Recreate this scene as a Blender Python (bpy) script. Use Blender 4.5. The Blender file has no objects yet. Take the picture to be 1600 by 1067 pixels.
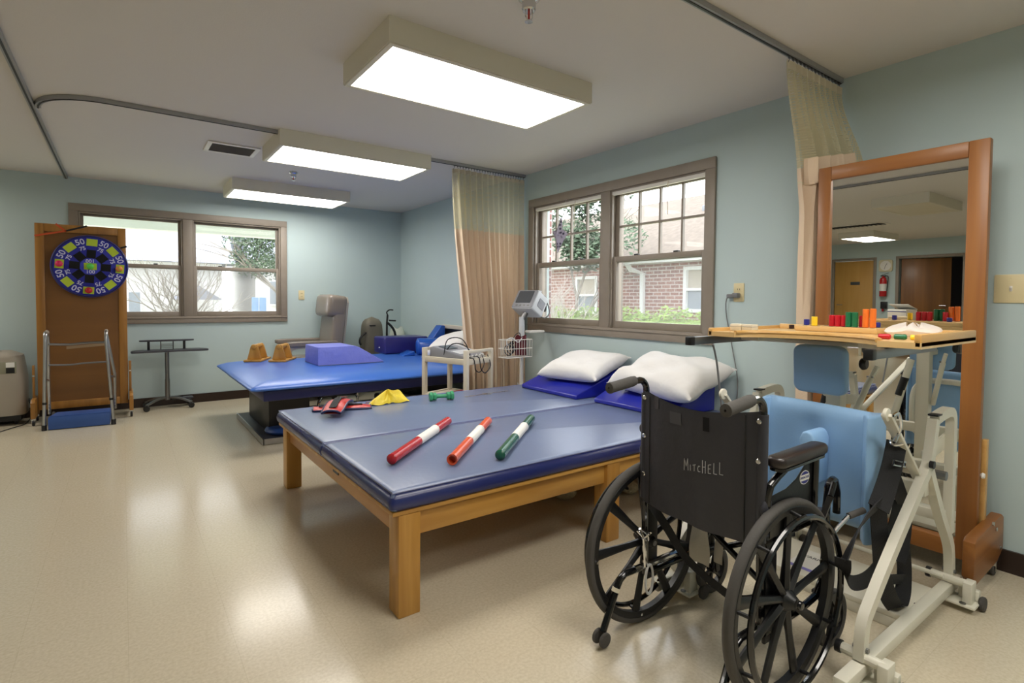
import bpy, bmesh, math, random
from mathutils import Vector, Matrix

random.seed(7)
PI = math.pi
scene = bpy.context.scene
COL = scene.collection

# ------------------------------------------------------------------ camera
cam_data = bpy.data.cameras.new('camera')
cam = bpy.data.objects.new('camera', cam_data)
COL.objects.link(cam)
cam_data.sensor_fit = 'HORIZONTAL'
cam_data.sensor_width = 36.0
cam_data.lens = 837.0 / 1600.0 * 36.0
cam_data.shift_y = -36.0 / 1600.0
cam_data.clip_start = 0.05
cam_data.clip_end = 300
_yaw, _pitch, _roll = math.radians(36.01), math.radians(-1.94), math.radians(0.444)
_F = Vector((math.sin(_yaw) * math.cos(_pitch), math.cos(_yaw) * math.cos(_pitch), math.sin(_pitch)))
_r = Vector((math.cos(_yaw), -math.sin(_yaw), 0))
_u = _r.cross(_F)
_r2 = math.cos(_roll) * _r + math.sin(_roll) * _u
_u2 = -math.sin(_roll) * _r + math.cos(_roll) * _u
cam.matrix_world = Matrix(((_r2.x, _u2.x, -_F.x, 0), (_r2.y, _u2.y, -_F.y, 0), (_r2.z, _u2.z, -_F.z, 1.21), (0, 0, 0, 1)))
scene.camera = cam

# ------------------------------------------------------------------ sky, exposure
LAMP = 7.5          # radiance of the lit ceiling diffusers
SKY = 3.5
world = bpy.data.worlds.new('overcast_sky')
scene.world = world
world.use_nodes = True
_bg = world.node_tree.nodes['Background']
_bg.inputs[0].default_value = (0.90, 0.95, 1.0, 1)
_bg.inputs[1].default_value = SKY
vs = scene.view_settings
vs.view_transform = 'Standard'
vs.look = 'None'
vs.gamma = 1.0
vs.use_curve_mapping = False
vs.exposure = 0.8

# ------------------------------------------------------------------ room numbers
XR, YB, ZC = 3.222, 7.14, 2.44
XL, YF = -8.0, -2.6


# ------------------------------------------------------------------ materials
def lin(h):
    h = h.lstrip('#')
    out = []
    for i in (0, 2, 4):
        c = int(h[i:i + 2], 16) / 255.0
        out.append(c / 12.92 if c <= 0.04045 else ((c + 0.055) / 1.055) ** 2.4)
    return (out[0], out[1], out[2], 1.0)


def newmat(name):
    m = bpy.data.materials.new(name)
    m.use_nodes = True
    nt = m.node_tree
    return m, nt, nt.nodes['Principled BSDF']


def M(name, col, rough=0.5, metal=0.0, bump=0.0, bscale=60.0, var=0.0, vscale=6.0, spec=0.5, coat=0.0, sheen=0.0, bdist=0.01, stretch=None):
    m, nt, b = newmat(name)
    c = lin(col)
    b.inputs['Base Color'].default_value = c
    b.inputs['Roughness'].default_value = rough
    b.inputs['Metallic'].default_value = metal
    b.inputs['Specular IOR Level'].default_value = spec
    b.inputs['Coat Weight'].default_value = coat
    b.inputs['Sheen Weight'].default_value = sheen
    tc = nt.nodes.new('ShaderNodeTexCoord')
    src = tc.outputs['Object']
    if stretch:
        mp = nt.nodes.new('ShaderNodeMapping')
        mp.inputs['Scale'].default_value = stretch
        nt.links.new(src, mp.inputs['Vector'])
        src = mp.outputs['Vector']
    if var > 0:
        n = nt.nodes.new('ShaderNodeTexNoise')
        n.inputs['Scale'].default_value = vscale
        n.inputs['Detail'].default_value = 4
        nt.links.new(src, n.inputs['Vector'])
        mr = nt.nodes.new('ShaderNodeMapRange')
        mr.inputs[1].default_value = 0.3
        mr.inputs[2].default_value = 0.7
        mr.inputs[3].default_value = 1 - var
        mr.inputs[4].default_value = 1 + var
        nt.links.new(n.outputs['Fac'], mr.inputs[0])
        mx = nt.nodes.new('ShaderNodeVectorMath')
        mx.operation = 'SCALE'
        mx.inputs[0].default_value = c[:3]
        nt.links.new(mr.outputs[0], mx.inputs['Scale'])
        nt.links.new(mx.outputs[0], b.inputs['Base Color'])
    if bump > 0:
        n2 = nt.nodes.new('ShaderNodeTexNoise')
        n2.inputs['Scale'].default_value = bscale
        n2.inputs['Detail'].default_value = 3
        nt.links.new(src, n2.inputs['Vector'])
        bp = nt.nodes.new('ShaderNodeBump')
        bp.inputs['Strength'].default_value = bump
        bp.inputs['Distance'].default_value = bdist
        nt.links.new(n2.outputs['Fac'], bp.inputs['Height'])
        nt.links.new(bp.outputs[0], b.inputs['Normal'])
    return m


def wood(name, c1, c2, rough=0.4, axis='Z', scale=14.0, coat=0.15):
    m, nt, b = newmat(name)
    tc = nt.nodes.new('ShaderNodeTexCoord')
    mp = nt.nodes.new('ShaderNodeMapping')
    s = {'X': (0.06, 1, 1), 'Y': (1, 0.06, 1), 'Z': (1, 1, 0.06)}[axis]
    mp.inputs['Scale'].default_value = s
    n = nt.nodes.new('ShaderNodeTexNoise')
    n.inputs['Scale'].default_value = scale
    n.inputs['Detail'].default_value = 6
    n.inputs['Distortion'].default_value = 0.6
    cr = nt.nodes.new('ShaderNodeValToRGB')
    cr.color_ramp.elements[0].position = 0.32
    cr.color_ramp.elements[1].position = 0.68
    cr.color_ramp.elements[0].color = lin(c1)
    cr.color_ramp.elements[1].color = lin(c2)
    nt.links.new(tc.outputs['Object'], mp.inputs['Vector'])
    nt.links.new(mp.outputs['Vector'], n.inputs['Vector'])
    nt.links.new(n.outputs['Fac'], cr.inputs['Fac'])
    nt.links.new(cr.outputs['Color'], b.inputs['Base Color'])
    b.inputs['Roughness'].default_value = rough
    b.inputs['Coat Weight'].default_value = coat
    b.inputs['Coat Roughness'].default_value = 0.2
    return m


def emit(name, col, strength):
    m, nt, b = newmat(name)
    b.inputs['Base Color'].default_value = lin(col)
    b.inputs['Emission Color'].default_value = lin(col)
    b.inputs['Emission Strength'].default_value = strength
    b.inputs['Roughness'].default_value = 0.4
    return m


def mixmat(name, col, transp, rough=0.5, gloss=0.0, glossy=False):
    """see-through sheet: a fixed share passes straight through, the rest is diffuse (or glossy)"""
    m = bpy.data.materials.new(name)
    m.use_nodes = True
    nt = m.node_tree
    nt.nodes.clear()
    out = nt.nodes.new('ShaderNodeOutputMaterial')
    t = nt.nodes.new('ShaderNodeBsdfTransparent')
    if glossy:
        d = nt.nodes.new('ShaderNodeBsdfGlossy')
        d.inputs['Roughness'].default_value = rough
    else:
        d = nt.nodes.new('ShaderNodeBsdfDiffuse')
    d.inputs['Color'].default_value = lin(col)
    mx = nt.nodes.new('ShaderNodeMixShader')
    mx.inputs[0].default_value = 1 - transp
    nt.links.new(t.outputs[0], mx.inputs[1])
    nt.links.new(d.outputs[0], mx.inputs[2])
    nt.links.new(mx.outputs[0], out.inputs[0])
    return m, nt, mx, d


def netmat(name, col):
    """curtain net: cloth threads with real see-through holes, laid out in the object's own coordinates"""
    m, nt, mx, d = mixmat(name, col, 0.4)
    tr = nt.nodes.new('ShaderNodeBsdfTranslucent')
    tr.inputs['Color'].default_value = lin(col)
    ad = nt.nodes.new('ShaderNodeMixShader')
    ad.inputs[0].default_value = 0.35
    nt.links.new(d.outputs[0], ad.inputs[1])
    nt.links.new(tr.outputs[0], ad.inputs[2])
    nt.links.new(ad.outputs[0], mx.inputs[2])
    uv = nt.nodes.new('ShaderNodeUVMap')
    sx = nt.nodes.new('ShaderNodeSeparateXYZ')
    nt.links.new(uv.outputs[0], sx.inputs[0])
    prev = []
    for i, f in ((0, 420.0), (1, 170.0)):
        a = nt.nodes.new('ShaderNodeMath')
        a.operation = 'MULTIPLY'
        a.inputs[1].default_value = f
        nt.links.new(sx.outputs[i], a.inputs[0])
        s = nt.nodes.new('ShaderNodeMath')
        s.operation = 'PINGPONG'
        s.inputs[1].default_value = 1.0
        nt.links.new(a.outputs[0], s.inputs[0])
        g = nt.nodes.new('ShaderNodeMath')
        g.operation = 'GREATER_THAN'
        g.inputs[1].default_value = 0.48
        nt.links.new(s.outputs[0], g.inputs[0])
        prev.append(g)
    mul = nt.nodes.new('ShaderNodeMath')
    mul.operation = 'MULTIPLY'
    nt.links.new(prev[0].outputs[0], mul.inputs[0])
    nt.links.new(prev[1].outputs[0], mul.inputs[1])
    inv = nt.nodes.new('ShaderNodeMath')
    inv.operation = 'SUBTRACT'
    inv.inputs[0].default_value = 1.0
    nt.links.new(mul.outputs[0], inv.inputs[1])
    nt.links.new(inv.outputs[0], mx.inputs[0])
    return m


def floor_material():
    m, nt, b = newmat('cream_vinyl_floor')
    tc = nt.nodes.new('ShaderNodeTexCoord')
    n1 = nt.nodes.new('ShaderNodeTexNoise')
    n1.inputs['Scale'].default_value = 90
    n1.inputs['Detail'].default_value = 3
    n2 = nt.nodes.new('ShaderNodeTexNoise')
    n2.inputs['Scale'].default_value = 1.3
    n2.inputs['Detail'].default_value = 3
    nt.links.new(tc.outputs['Object'], n1.inputs['Vector'])
    nt.links.new(tc.outputs['Object'], n2.inputs['Vector'])
    cr = nt.nodes.new('ShaderNodeValToRGB')
    cr.color_ramp.elements[0].position = 0.35
    cr.color_ramp.elements[1].position = 0.65
    cr.color_ramp.elements[0].color = lin('#CBBFA6')
    cr.color_ramp.elements[1].color = lin('#D6CBB4')
    nt.links.new(n1.outputs['Fac'], cr.inputs['Fac'])
    br = nt.nodes.new('ShaderNodeTexBrick')
    br.offset = 0.0
    br.inputs['Color1'].default_value = (1, 1, 1, 1)
    br.inputs['Color2'].default_value = (0.985, 0.985, 0.98, 1)
    br.inputs['Mortar'].default_value = (0.9, 0.89, 0.87, 1)
    br.inputs['Scale'].default_value = 1.0
    br.inputs['Mortar Size'].default_value = 0.0012
    br.inputs['Brick Width'].default_value = 0.3048
    br.inputs['Row Height'].default_value = 0.3048
    nt.links.new(tc.outputs['Object'], br.inputs['Vector'])
    mm = nt.nodes.new('ShaderNodeMix')
    mm.data_type = 'RGBA'
    mm.blend_type = 'MULTIPLY'
    mm.inputs['Factor'].default_value = 1.0
    nt.links.new(cr.outputs['Color'], mm.inputs['A'])
    nt.links.new(br.outputs['Color'], mm.inputs['B'])
    nt.links.new(mm.outputs['Result'], b.inputs['Base Color'])
    mr = nt.nodes.new('ShaderNodeMapRange')
    mr.inputs[1].default_value = 0.3
    mr.inputs[2].default_value = 0.7
    mr.inputs[3].default_value = 0.25
    mr.inputs[4].default_value = 0.29
    nt.links.new(n2.outputs['Fac'], mr.inputs[0])
    b.inputs['Roughness'].default_value = 0.18
    b.inputs['Specular IOR Level'].default_value = 0.5
    return m


def brick_material(name, sc=1.0):
    m, nt, b = newmat(name)
    tc = nt.nodes.new('ShaderNodeTexCoord')
    mp = nt.nodes.new('ShaderNodeMapping')
    mp.inputs['Rotation'].default_value = (0, math.radians(90), math.radians(90))
    sep = nt.nodes.new('ShaderNodeSeparateXYZ')
    cmb = nt.nodes.new('ShaderNodeCombineXYZ')
    nt.links.new(tc.outputs['Object'], sep.inputs[0])
    nt.links.new(sep.outputs['Y'], cmb.inputs['X'])
    nt.links.new(sep.outputs['Z'], cmb.inputs['Y'])
    br = nt.nodes.new('ShaderNodeTexBrick')
    br.inputs['Color1'].default_value = lin('#8A5A50')
    br.inputs['Color2'].default_value = lin('#A57468')
    br.inputs['Mortar'].default_value = lin('#CFC6BE')
    br.inputs['Scale'].default_value = 1.0
    br.inputs['Mortar Size'].default_value = 0.010
    br.inputs['Brick Width'].default_value = 0.215
    br.inputs['Row Height'].default_value = 0.075
    nt.links.new(cmb.outputs[0], br.inputs['Vector'])
    nt.links.new(br.outputs['Color'], b.inputs['Base Color'])
    bp = nt.nodes.new('ShaderNodeBump')
    bp.inputs['Strength'].default_value = 0.4
    bp.invert = True
    nt.links.new(br.outputs['Fac'], bp.inputs['Height'])
    nt.links.new(bp.outputs[0], b.inputs['Normal'])
    b.inputs['Roughness'].default_value = 0.9
    return m


def checker_material(name, c1, c2, sc):
    m, nt, b = newmat(name)
    tc = nt.nodes.new('ShaderNodeTexCoord')
    ch = nt.nodes.new('ShaderNodeTexVoronoi')
    ch.inputs['Scale'].default_value = sc
    cr = nt.nodes.new('ShaderNodeValToRGB')
    cr.color_ramp.elements[0].position = 0.25
    cr.color_ramp.elements[1].position = 0.5
    cr.color_ramp.elements[0].color = lin(c1)
    cr.color_ramp.elements[1].color = lin(c2)
    nt.links.new(tc.outputs['Object'], ch.inputs['Vector'])
    nt.links.new(ch.outputs['Distance'], cr.inputs['Fac'])
    nt.links.new(cr.outputs['Color'], b.inputs['Base Color'])
    b.inputs['Roughness'].default_value = 0.35
    return m


def diffuser_material(name, strength, along='X'):
    """lit acrylic diffuser: two fluorescent tubes behind it glow a little brighter"""
    m, nt, b = newmat(name)
    tc = nt.nodes.new('ShaderNodeTexCoord')
    sx = nt.nodes.new('ShaderNodeSeparateXYZ')
    nt.links.new(tc.outputs['Object'], sx.inputs[0])
    ab = nt.nodes.new('ShaderNodeMath')
    ab.operation = 'ABSOLUTE'
    nt.links.new(sx.outputs['Y'], ab.inputs[0])
    sb = nt.nodes.new('ShaderNodeMath')
    sb.operation = 'SUBTRACT'
    sb.inputs[1].default_value = 0.13
    nt.links.new(ab.outputs[0], sb.inputs[0])
    a2 = nt.nodes.new('ShaderNodeMath')
    a2.operation = 'ABSOLUTE'
    nt.links.new(sb.outputs[0], a2.inputs[0])
    mr = nt.nodes.new('ShaderNodeMapRange')
    mr.interpolation_type = 'SMOOTHSTEP'
    mr.inputs[1].default_value = 0.0
    mr.inputs[2].default_value = 0.13
    mr.inputs[3].default_value = strength * 1.25
    mr.inputs[4].default_value = strength * 0.72
    nt.links.new(a2.outputs[0], mr.inputs[0])
    nt.links.new(mr.outputs[0], b.inputs['Emission Strength'])
    b.inputs['Emission Color'].default_value = (1.0, 0.955, 0.88, 1)
    b.inputs['Base Color'].default_value = lin('#F4F0E4')
    b.inputs['Roughness'].default_value = 0.35
    return m


MT = {}
MT['wall'] = M('pale_teal_wall_paint', '#BCCDCE', 0.6, bump=0.12, bscale=240, var=0.02, vscale=2, spec=0.3, bdist=0.004)
MT['ceiling'] = M('ceiling_paint', '#D9D5CF', 0.9, bump=0.15, bscale=160, spec=0.2, bdist=0.004)
MT['floor'] = floor_material()
MT['base'] = M('dark_brown_vinyl', '#2E1F19', 0.35)
MT['trim'] = M('taupe_painted_wood', '#8F8478', 0.45, var=0.04, vscale=12)
MT['white_paint'] = M('white_enamel', '#E6E2DA', 0.45)
MT['light_side'] = M('fixture_white', '#DDD8C8', 0.5)
MT['lens_on'] = diffuser_material('lit_diffuser', LAMP)
MT['lens_off'] = M('unlit_diffuser', '#D8D2BC', 0.4)
MT['alu'] = M('brushed_aluminium', '#B9BABC', 0.3, metal=1.0)
MT['track'] = M('grey_aluminium_track', '#A2A3A4', 0.4, metal=0.35)
MT['chrome'] = M('chrome', '#D6D6D8', 0.08, metal=1.0)
MT['steel'] = M('dull_steel', '#8D8E90', 0.35, metal=1.0)
MT['black'] = M('black_plastic', '#141416', 0.4, bump=0.05, bscale=200)
MT['blackgloss'] = M('black_gloss_enamel', '#0C0C0E', 0.15, coat=0.4)
MT['rubber'] = M('grey_black_rubber', '#4B4845', 0.75, bump=0.1, bscale=120)
MT['vent'] = M('grey_vent_metal', '#8B8782', 0.5)
MT['ivory'] = M('ivory_plastic', '#DDCFA4', 0.4)
MT['glass'] = mixmat('window_glass', '#FFFFFF', 0.994, rough=0.02, glossy=True)[0]
MT['screen'] = mixmat('insect_screen', '#C9CCD0', 0.72)[0]
MT['curtain'] = M('beige_curtain_fabric', '#E0C9AE', 0.85, bump=0.15, bscale=300, sheen=0.2)
MT['net'] = netmat('cream_curtain_net', '#D9D2B4')
MT['net_tape'] = M('cream_tape', '#DDD3BC', 0.8)
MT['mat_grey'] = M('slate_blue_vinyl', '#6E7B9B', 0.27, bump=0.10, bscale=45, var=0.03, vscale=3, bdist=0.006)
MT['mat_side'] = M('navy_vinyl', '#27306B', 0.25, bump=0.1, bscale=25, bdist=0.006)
MT['piping'] = M('lilac_grey_piping', '#777FA6', 0.35)
MT['oak'] = wood('golden_oak', '#AA762E', '#CC9A4C', 0.4, 'X')
MT['oakz'] = wood('golden_oak_upright', '#AA762E', '#CC9A4C', 0.4, 'Z')
MT['oaky'] = wood('golden_oak_across', '#A26B2C', '#C58F48', 0.4, 'Y')
MT['cherryz'] = wood('cherry_upright', '#8A5526', '#A06830', 0.45, 'Z')
MT['cherryy'] = wood('cherry_across', '#8A5526', '#A06830', 0.45, 'Y')
MT['cherryx'] = wood('cherry_block', '#84501F', '#A0672E', 0.45, 'X')
MT['boardframe'] = wood('honey_oak_frame', '#8F6126', '#AE7A37', 0.4, 'Z')
MT['boardpanel'] = wood('brown_hardboard', '#70481B', '#7E5321', 0.45, 'X', scale=5)
MT['maple'] = wood('pale_maple', '#D2A868', '#E2BF86', 0.35, 'Y', scale=10)
MT['maplex'] = wood('pale_maple_edge', '#C4924C', '#DBAF6C', 0.35, 'X', scale=10)
MT['hilo'] = M('bright_blue_vinyl', '#3F6FC9', 0.3, bump=0.06, bscale=30, bdist=0.006)
MT['navy'] = M('dark_navy_vinyl', '#1B2150', 0.35)
MT['navypurple'] = M('indigo_vinyl', '#2D2A6E', 0.3)
MT['rollblue'] = M('royal_blue_vinyl', '#2559B4', 0.25)
MT['wedgeblue'] = M('ultramarine_vinyl', '#20289C', 0.25, bump=0.05, bscale=40)
MT['lilac'] = M('lilac_blue_cover', '#7C84D6', 0.7, bump=0.5, bscale=9, bdist=0.03)
MT['pillow'] = M('white_cotton', '#E9E7E6', 0.85, bump=0.35, bscale=7, bdist=0.03)
MT['skyblue'] = M('sky_blue_upholstery', '#8DB4DC', 0.45, bump=0.05, bscale=150)
MT['cream'] = M('cream_powder_coat', '#DEDACA', 0.35)
MT['webbing'] = M('black_webbing', '#17171A', 0.75, bump=0.3, bscale=260)
MT['nylon'] = M('black_nylon', '#2E2E36', 0.5, bump=0.25, bscale=22, bdist=0.01, sheen=0.1)
MT['chalk'] = M('pale_marker', '#B9B9B9', 0.7)
MT['tape_clear'] = M('dull_tape', '#4A4A4E', 0.3)
MT['taupe'] = M('taupe_vinyl', '#847A70', 0.26, bump=0.06, bscale=40)
MT['taupe_frame'] = M('grey_beige_plastic', '#A79F94', 0.45)
MT['mirror'] = M('mirror_silver', '#F2F3F0', 0.0, metal=1.0)
MT['red'] = M('red_plastic', '#B3212A', 0.22)
MT['redvinyl'] = M('red_vinyl', '#C53A34', 0.35, bump=0.1, bscale=60)
MT['redpaper'] = M('red_folder', '#B0302B', 0.5)
MT['orange'] = M('orange_plastic', '#E9782B', 0.3)
MT['orangered'] = M('orange_red_plastic', '#D9552E', 0.22)
MT['green'] = M('green_plastic', '#1D6B45', 0.3)
MT['dkgreen'] = M('dark_green_plastic', '#1C5B46', 0.2)
MT['mint'] = M('mint_green_vinyl', '#3F9A6C', 0.35)
MT['yellow'] = M('yellow_plastic', '#F2CF2E', 0.35)
MT['yellowband'] = M('yellow_latex', '#EFD43A', 0.4, bump=0.5, bscale=25, bdist=0.02)
MT['peg_red'] = M('peg_red', '#C01B2B', 0.3)
MT['peg_blue'] = M('peg_blue', '#2A2F8E', 0.35)
MT['peg_black'] = M('peg_dark', '#2A1414', 0.4)
MT['white'] = M('plain_white', '#EDEAE4', 0.4)
MT['paper'] = M('paper_white', '#E9E7E2', 0.8)
MT['dart_blue'] = M('dartboard_blue_felt', '#1E2496', 0.7, bump=0.1, bscale=120)
MT['dart_light'] = M('dartboard_bright_blue', '#3A3FBE', 0.7)
MT['dart_black'] = M('velcro_black', '#0B0B10', 0.9)
MT['dart_lime'] = M('velcro_lime', '#B6CC3B', 0.85)
MT['dart_ink'] = M('dartboard_white_print', '#C9CAE6', 0.7)
MT['ball_pink'] = M('pink_ball', '#D8245C', 0.45)
MT['ball_green'] = M('lime_ball', '#59C84B', 0.45)
MT['ball_orange'] = M('orange_ball', '#D9883B', 0.45)
MT['ribbon_orange'] = M('orange_elastic', '#C94F1E', 0.6)
MT['stepblue'] = M('blue_step_vinyl', '#35589B', 0.5)
MT['deskdark'] = M('charcoal_laminate', '#37373F', 0.4)
MT['conc'] = M('beige_grey_plastic', '#A39A8C', 0.5)
MT['cartbeige'] = M('beige_cart_plastic', '#CFC6B4', 0.5)
MT['devgrey'] = M('grey_device_plastic', '#8A8C94', 0.4)
MT['devlight'] = M('light_device_plastic', '#CDD1D6', 0.4)
MT['lcd'] = M('dark_screen', '#4A5058', 0.15)
MT['cable'] = M('black_cable', '#1A1B20', 0.5)
MT['cable_grey'] = M('grey_cable', '#77787A', 0.5)
MT['cable_white'] = M('white_cable', '#DEDEDE', 0.5)
MT['maroon'] = M('maroon_cloth', '#5A1420', 0.8)
MT['bag'] = mixmat('clear_plastic_bag', '#F4F0EE', 0.55)[0]
MT['clearplastic'] = mixmat('clear_plastic', '#FFFFFF', 0.72, rough=0.1, glossy=True)[0]
MT['fleece'] = M('cream_fleece', '#CFC4A4', 0.95, bump=0.8, bscale=60, bdist=0.03)
MT['olive'] = M('olive_grey_shell', '#6F6A5C', 0.6)
MT['disc'] = M('blue_disc_rubber', '#1F3F7E', 0.4)
MT['starpaper'] = checker_material('patterned_paper', '#2F2748', '#B4AEC4', 34)
MT['badge_blue'] = M('badge_blue', '#2B2F86', 0.35)
MT['doorwood'] = wood('maple_door', '#B98A3F', '#C99C52', 0.45, 'Z', scale=6)
MT['doordark'] = wood('walnut_door', '#6E4517', '#8A5A24', 0.45, 'Z', scale=6)
MT['extred'] = M('extinguisher_red', '#B51E22', 0.25)
MT['sign'] = M('sign_grey', '#3C4044', 0.5)
MT['clockface'] = M('clock_cream', '#D8D0B0', 0.5)
MT['dim'] = M('grey_room_paint', '#8C8A92', 0.8)
# outside
MT['brick'] = brick_material('red_brick_far')
MT['brick_one'] = M('red_brick', '#7C5652', 0.9, bump=0.3, bscale=60, var=0.12, vscale=9)
MT['mortar'] = M('pale_mortar', '#B9B4AF', 0.95)
MT['shingle'] = M('tan_shingles', '#70655A', 0.9, bump=0.5, bscale=30, var=0.18, vscale=9)
MT['outwhite'] = M('white_trim_outside', '#E8E8E6', 0.5)
MT['outglass'] = M('dark_far_glass', '#8C949C', 0.15)
MT['blind'] = M('tan_blind', '#B9AFA0', 0.8)
MT['hedge'] = M('hedge_leaves', '#86A04F', 0.7, var=0.3, vscale=5)
MT['evergreen'] = M('evergreen_leaves', '#5E6E58', 0.8, var=0.3, vscale=3)
MT['bark'] = M('grey_bark', '#8C847A', 0.9)
MT['barkpale'] = M('pale_bark', '#BDB6AE', 0.9)
MT['grass'] = M('winter_lawn', '#A9AA90', 0.95, var=0.1, vscale=2)
MT['siding'] = M('pale_siding', '#D2D0CC', 0.8)
MT['roofgrey'] = M('grey_roof', '#8A8C96', 0.85)
MT['carpaint'] = M('silver_car_paint', '#D3D8DE', 0.25)
MT['carglass'] = M('car_glass', '#4E5560', 0.1)
MT['binblue'] = M('blue_panel', '#7FA8D8', 0.5)


# ------------------------------------------------------------------ mesh helpers
def vec(p):
    return Vector(p)


class MB:
    def __init__(s, o=(0, 0, 0)):
        s.v = []
        s.f = []
        s.o = Vector(o)
        s.uv = None

    def add(s, vs_, fs):
        n = len(s.v)
        s.v += [Vector(p) for p in vs_]
        s.f += [tuple(i + n for i in f) for f in fs]
        return s

    def box(s, x0, x1, y0, y1, z0, z1):
        p = [(x, y, z) for z in (z0, z1) for y in (y0, y1) for x in (x0, x1)]
        return s.add(p, [(0, 2, 3, 1), (4, 5, 7, 6), (0, 1, 5, 4), (2, 6, 7, 3), (0, 4, 6, 2), (1, 3, 7, 5)])

    def obox(s, c, size, mat):
        h = [d / 2 for d in size]
        p = [Vector(c) + mat @ Vector((x, y, z)) for z in (-h[2], h[2]) for y in (-h[1], h[1]) for x in (-h[0], h[0])]
        return s.add(p, [(0, 2, 3, 1), (4, 5, 7, 6), (0, 1, 5, 4), (2, 6, 7, 3), (0, 4, 6, 2), (1, 3, 7, 5)])

    def beam(s, p, q, w, h, up=(0, 0, 1)):
        p, q = vec(p), vec(q)
        d = (q - p)
        L = d.length
        d.normalize()
        up = vec(up)
        side = d.cross(up)
        if side.length < 1e-4:
            side = d.cross(Vector((1, 0, 0)))
        side.normalize()
        u2 = side.cross(d)
        m = Matrix((d, side, u2)).transposed()
        return s.obox((p + q) / 2, (L, w, h), m)

    def cyl(s, p, q, r, r2=None, n=12, cap=True):
        p, q = vec(p), vec(q)
        r2 = r if r2 is None else r2
        d = (q - p).normalized()
        a = d.orthogonal().normalized()
        b = d.cross(a)
        vs_ = []
        for c, rr in ((p, r), (q, r2)):
            for i in range(n):
                t = 2 * PI * i / n
                vs_.append(c + rr * (math.cos(t) * a + math.sin(t) * b))
        fs = [(i, (i + 1) % n, n + (i + 1) % n, n + i) for i in range(n)]
        if cap:
            fs += [tuple(range(n - 1, -1, -1)), tuple(range(n, 2 * n))]
        return s.add(vs_, fs)

    def tube(s, path, r, n=8, closed=False, cap=True, rect=None, up=None):
        """sweep a round (or rect=(w,h)) section along a path"""
        P = [vec(p) for p in path]
        m = len(P)
        rs = r if isinstance(r, (list, tuple)) else [r] * m
        T = []
        for i in range(m):
            a = P[(i - 1) % m] if (closed or i > 0) else P[i]
            b = P[(i + 1) % m] if (closed or i < m - 1) else P[i]
            T.append((b - a).normalized())
        if up is not None:
            nrm = vec(up)
            nrm = (nrm - nrm.dot(T[0]) * T[0]).normalized()
        else:
            nrm = T[0].orthogonal().normalized()
        vs_ = []
        k = 4 if rect else n
        for i in range(m):
            if up is not None:
                u0 = vec(up)
                nn = u0 - u0.dot(T[i]) * T[i]
                if nn.length > 1e-3:
                    nrm = nn.normalized()
            else:
                nrm = (nrm - nrm.dot(T[i]) * T[i]).normalized()
            bi = T[i].cross(nrm)
            if rect:
                w, h = rect
                for (x, y) in ((-w, -h), (w, -h), (w, h), (-w, h)):
                    vs_.append(P[i] + bi * x / 2 + nrm * y / 2)
            else:
                for j in range(n):
                    t = 2 * PI * j / n
                    vs_.append(P[i] + rs[i] * (math.cos(t) * nrm + math.sin(t) * bi))
        fs = []
        for i in range(m if closed else m - 1):
            a, b = i * k, ((i + 1) % m) * k
            for j in range(k):
                fs.append((a + j, a + (j + 1) % k, b + (j + 1) % k, b + j))
        if cap and not closed:
            fs += [tuple(range(k - 1, -1, -1)), tuple(range((m - 1) * k, m * k))]
        return s.add(vs_, fs)

    def lathe(s, prof, c=(0, 0, 0), n=20, mat=None, ring=False):
        """profile [(r, h)], axis local z"""
        mat = mat or Matrix.Identity(3)
        c = vec(c)
        vs_ = []
        for (r, h) in prof:
            for i in range(n):
                t = 2 * PI * i / n
                vs_.append(c + mat @ Vector((r * math.cos(t), r * math.sin(t), h)))
        fs = []
        for k in range(len(prof) - 1):
            for i in range(n):
                fs.append((k * n + i, k * n + (i + 1) % n, (k + 1) * n + (i + 1) % n, (k + 1) * n + i))
        if ring:
            m_ = (len(prof) - 1) * n
            for i in range(n):
                fs.append((m_ + i, m_ + (i + 1) % n, (i + 1) % n, i))
            return s.add(vs_, fs)
        if prof[0][0] > 1e-5:
            fs.append(tuple(range(n - 1, -1, -1)))
        if prof[-1][0] > 1e-5:
            fs.append(tuple(range((len(prof) - 1) * n, len(prof) * n)))
        return s.add(vs_, fs)

    def torus(s, c, R, r, mat=None, n=48, k=8):
        mat = mat or Matrix.Identity(3)
        path = [vec(c) + mat @ Vector((R * math.cos(2 * PI * i / n), R * math.sin(2 * PI * i / n), 0)) for i in range(n)]
        return s.tube(path, r, n=k, closed=True)

    def prism(s, poly, fn, a, b):
        """poly 2-D outline; fn(u, v, w) -> point; extruded from w=a to w=b"""
        n = len(poly)
        vs_ = [fn(u, v, a) for u, v in poly] + [fn(u, v, b) for u, v in poly]
        fs = [tuple(range(n - 1, -1, -1)), tuple(range(n, 2 * n))]
        fs += [(i, (i + 1) % n, n + (i + 1) % n, n + i) for i in range(n)]
        return s.add(vs_, fs)

    def grid(s, fn, nu, nv, cu=False):
        vs_ = [fn(i / (nu if cu else nu - 1), j / (nv - 1)) for j in range(nv) for i in range(nu)]
        fs = []
        for j in range(nv - 1):
            for i in range(nu if cu else nu - 1):
                fs.append((j * nu + i, j * nu + (i + 1) % nu, (j + 1) * nu + (i + 1) % nu, (j + 1) * nu + i))
        return s.add(vs_, fs)

    def sphere(s, c, r, n=14, m=9, sc=(1, 1, 1), mat=None):
        c = vec(c)
        mat = mat or Matrix.Identity(3)

        def fn(u, v):
            t, p = 2 * PI * u, PI * v
            q = Vector((sc[0] * r * math.sin(p) * math.cos(t), sc[1] * r * math.sin(p) * math.sin(t), sc[2] * r * math.cos(p)))
            return c + mat @ q
        return s.grid(fn, n, m, cu=True)

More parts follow.
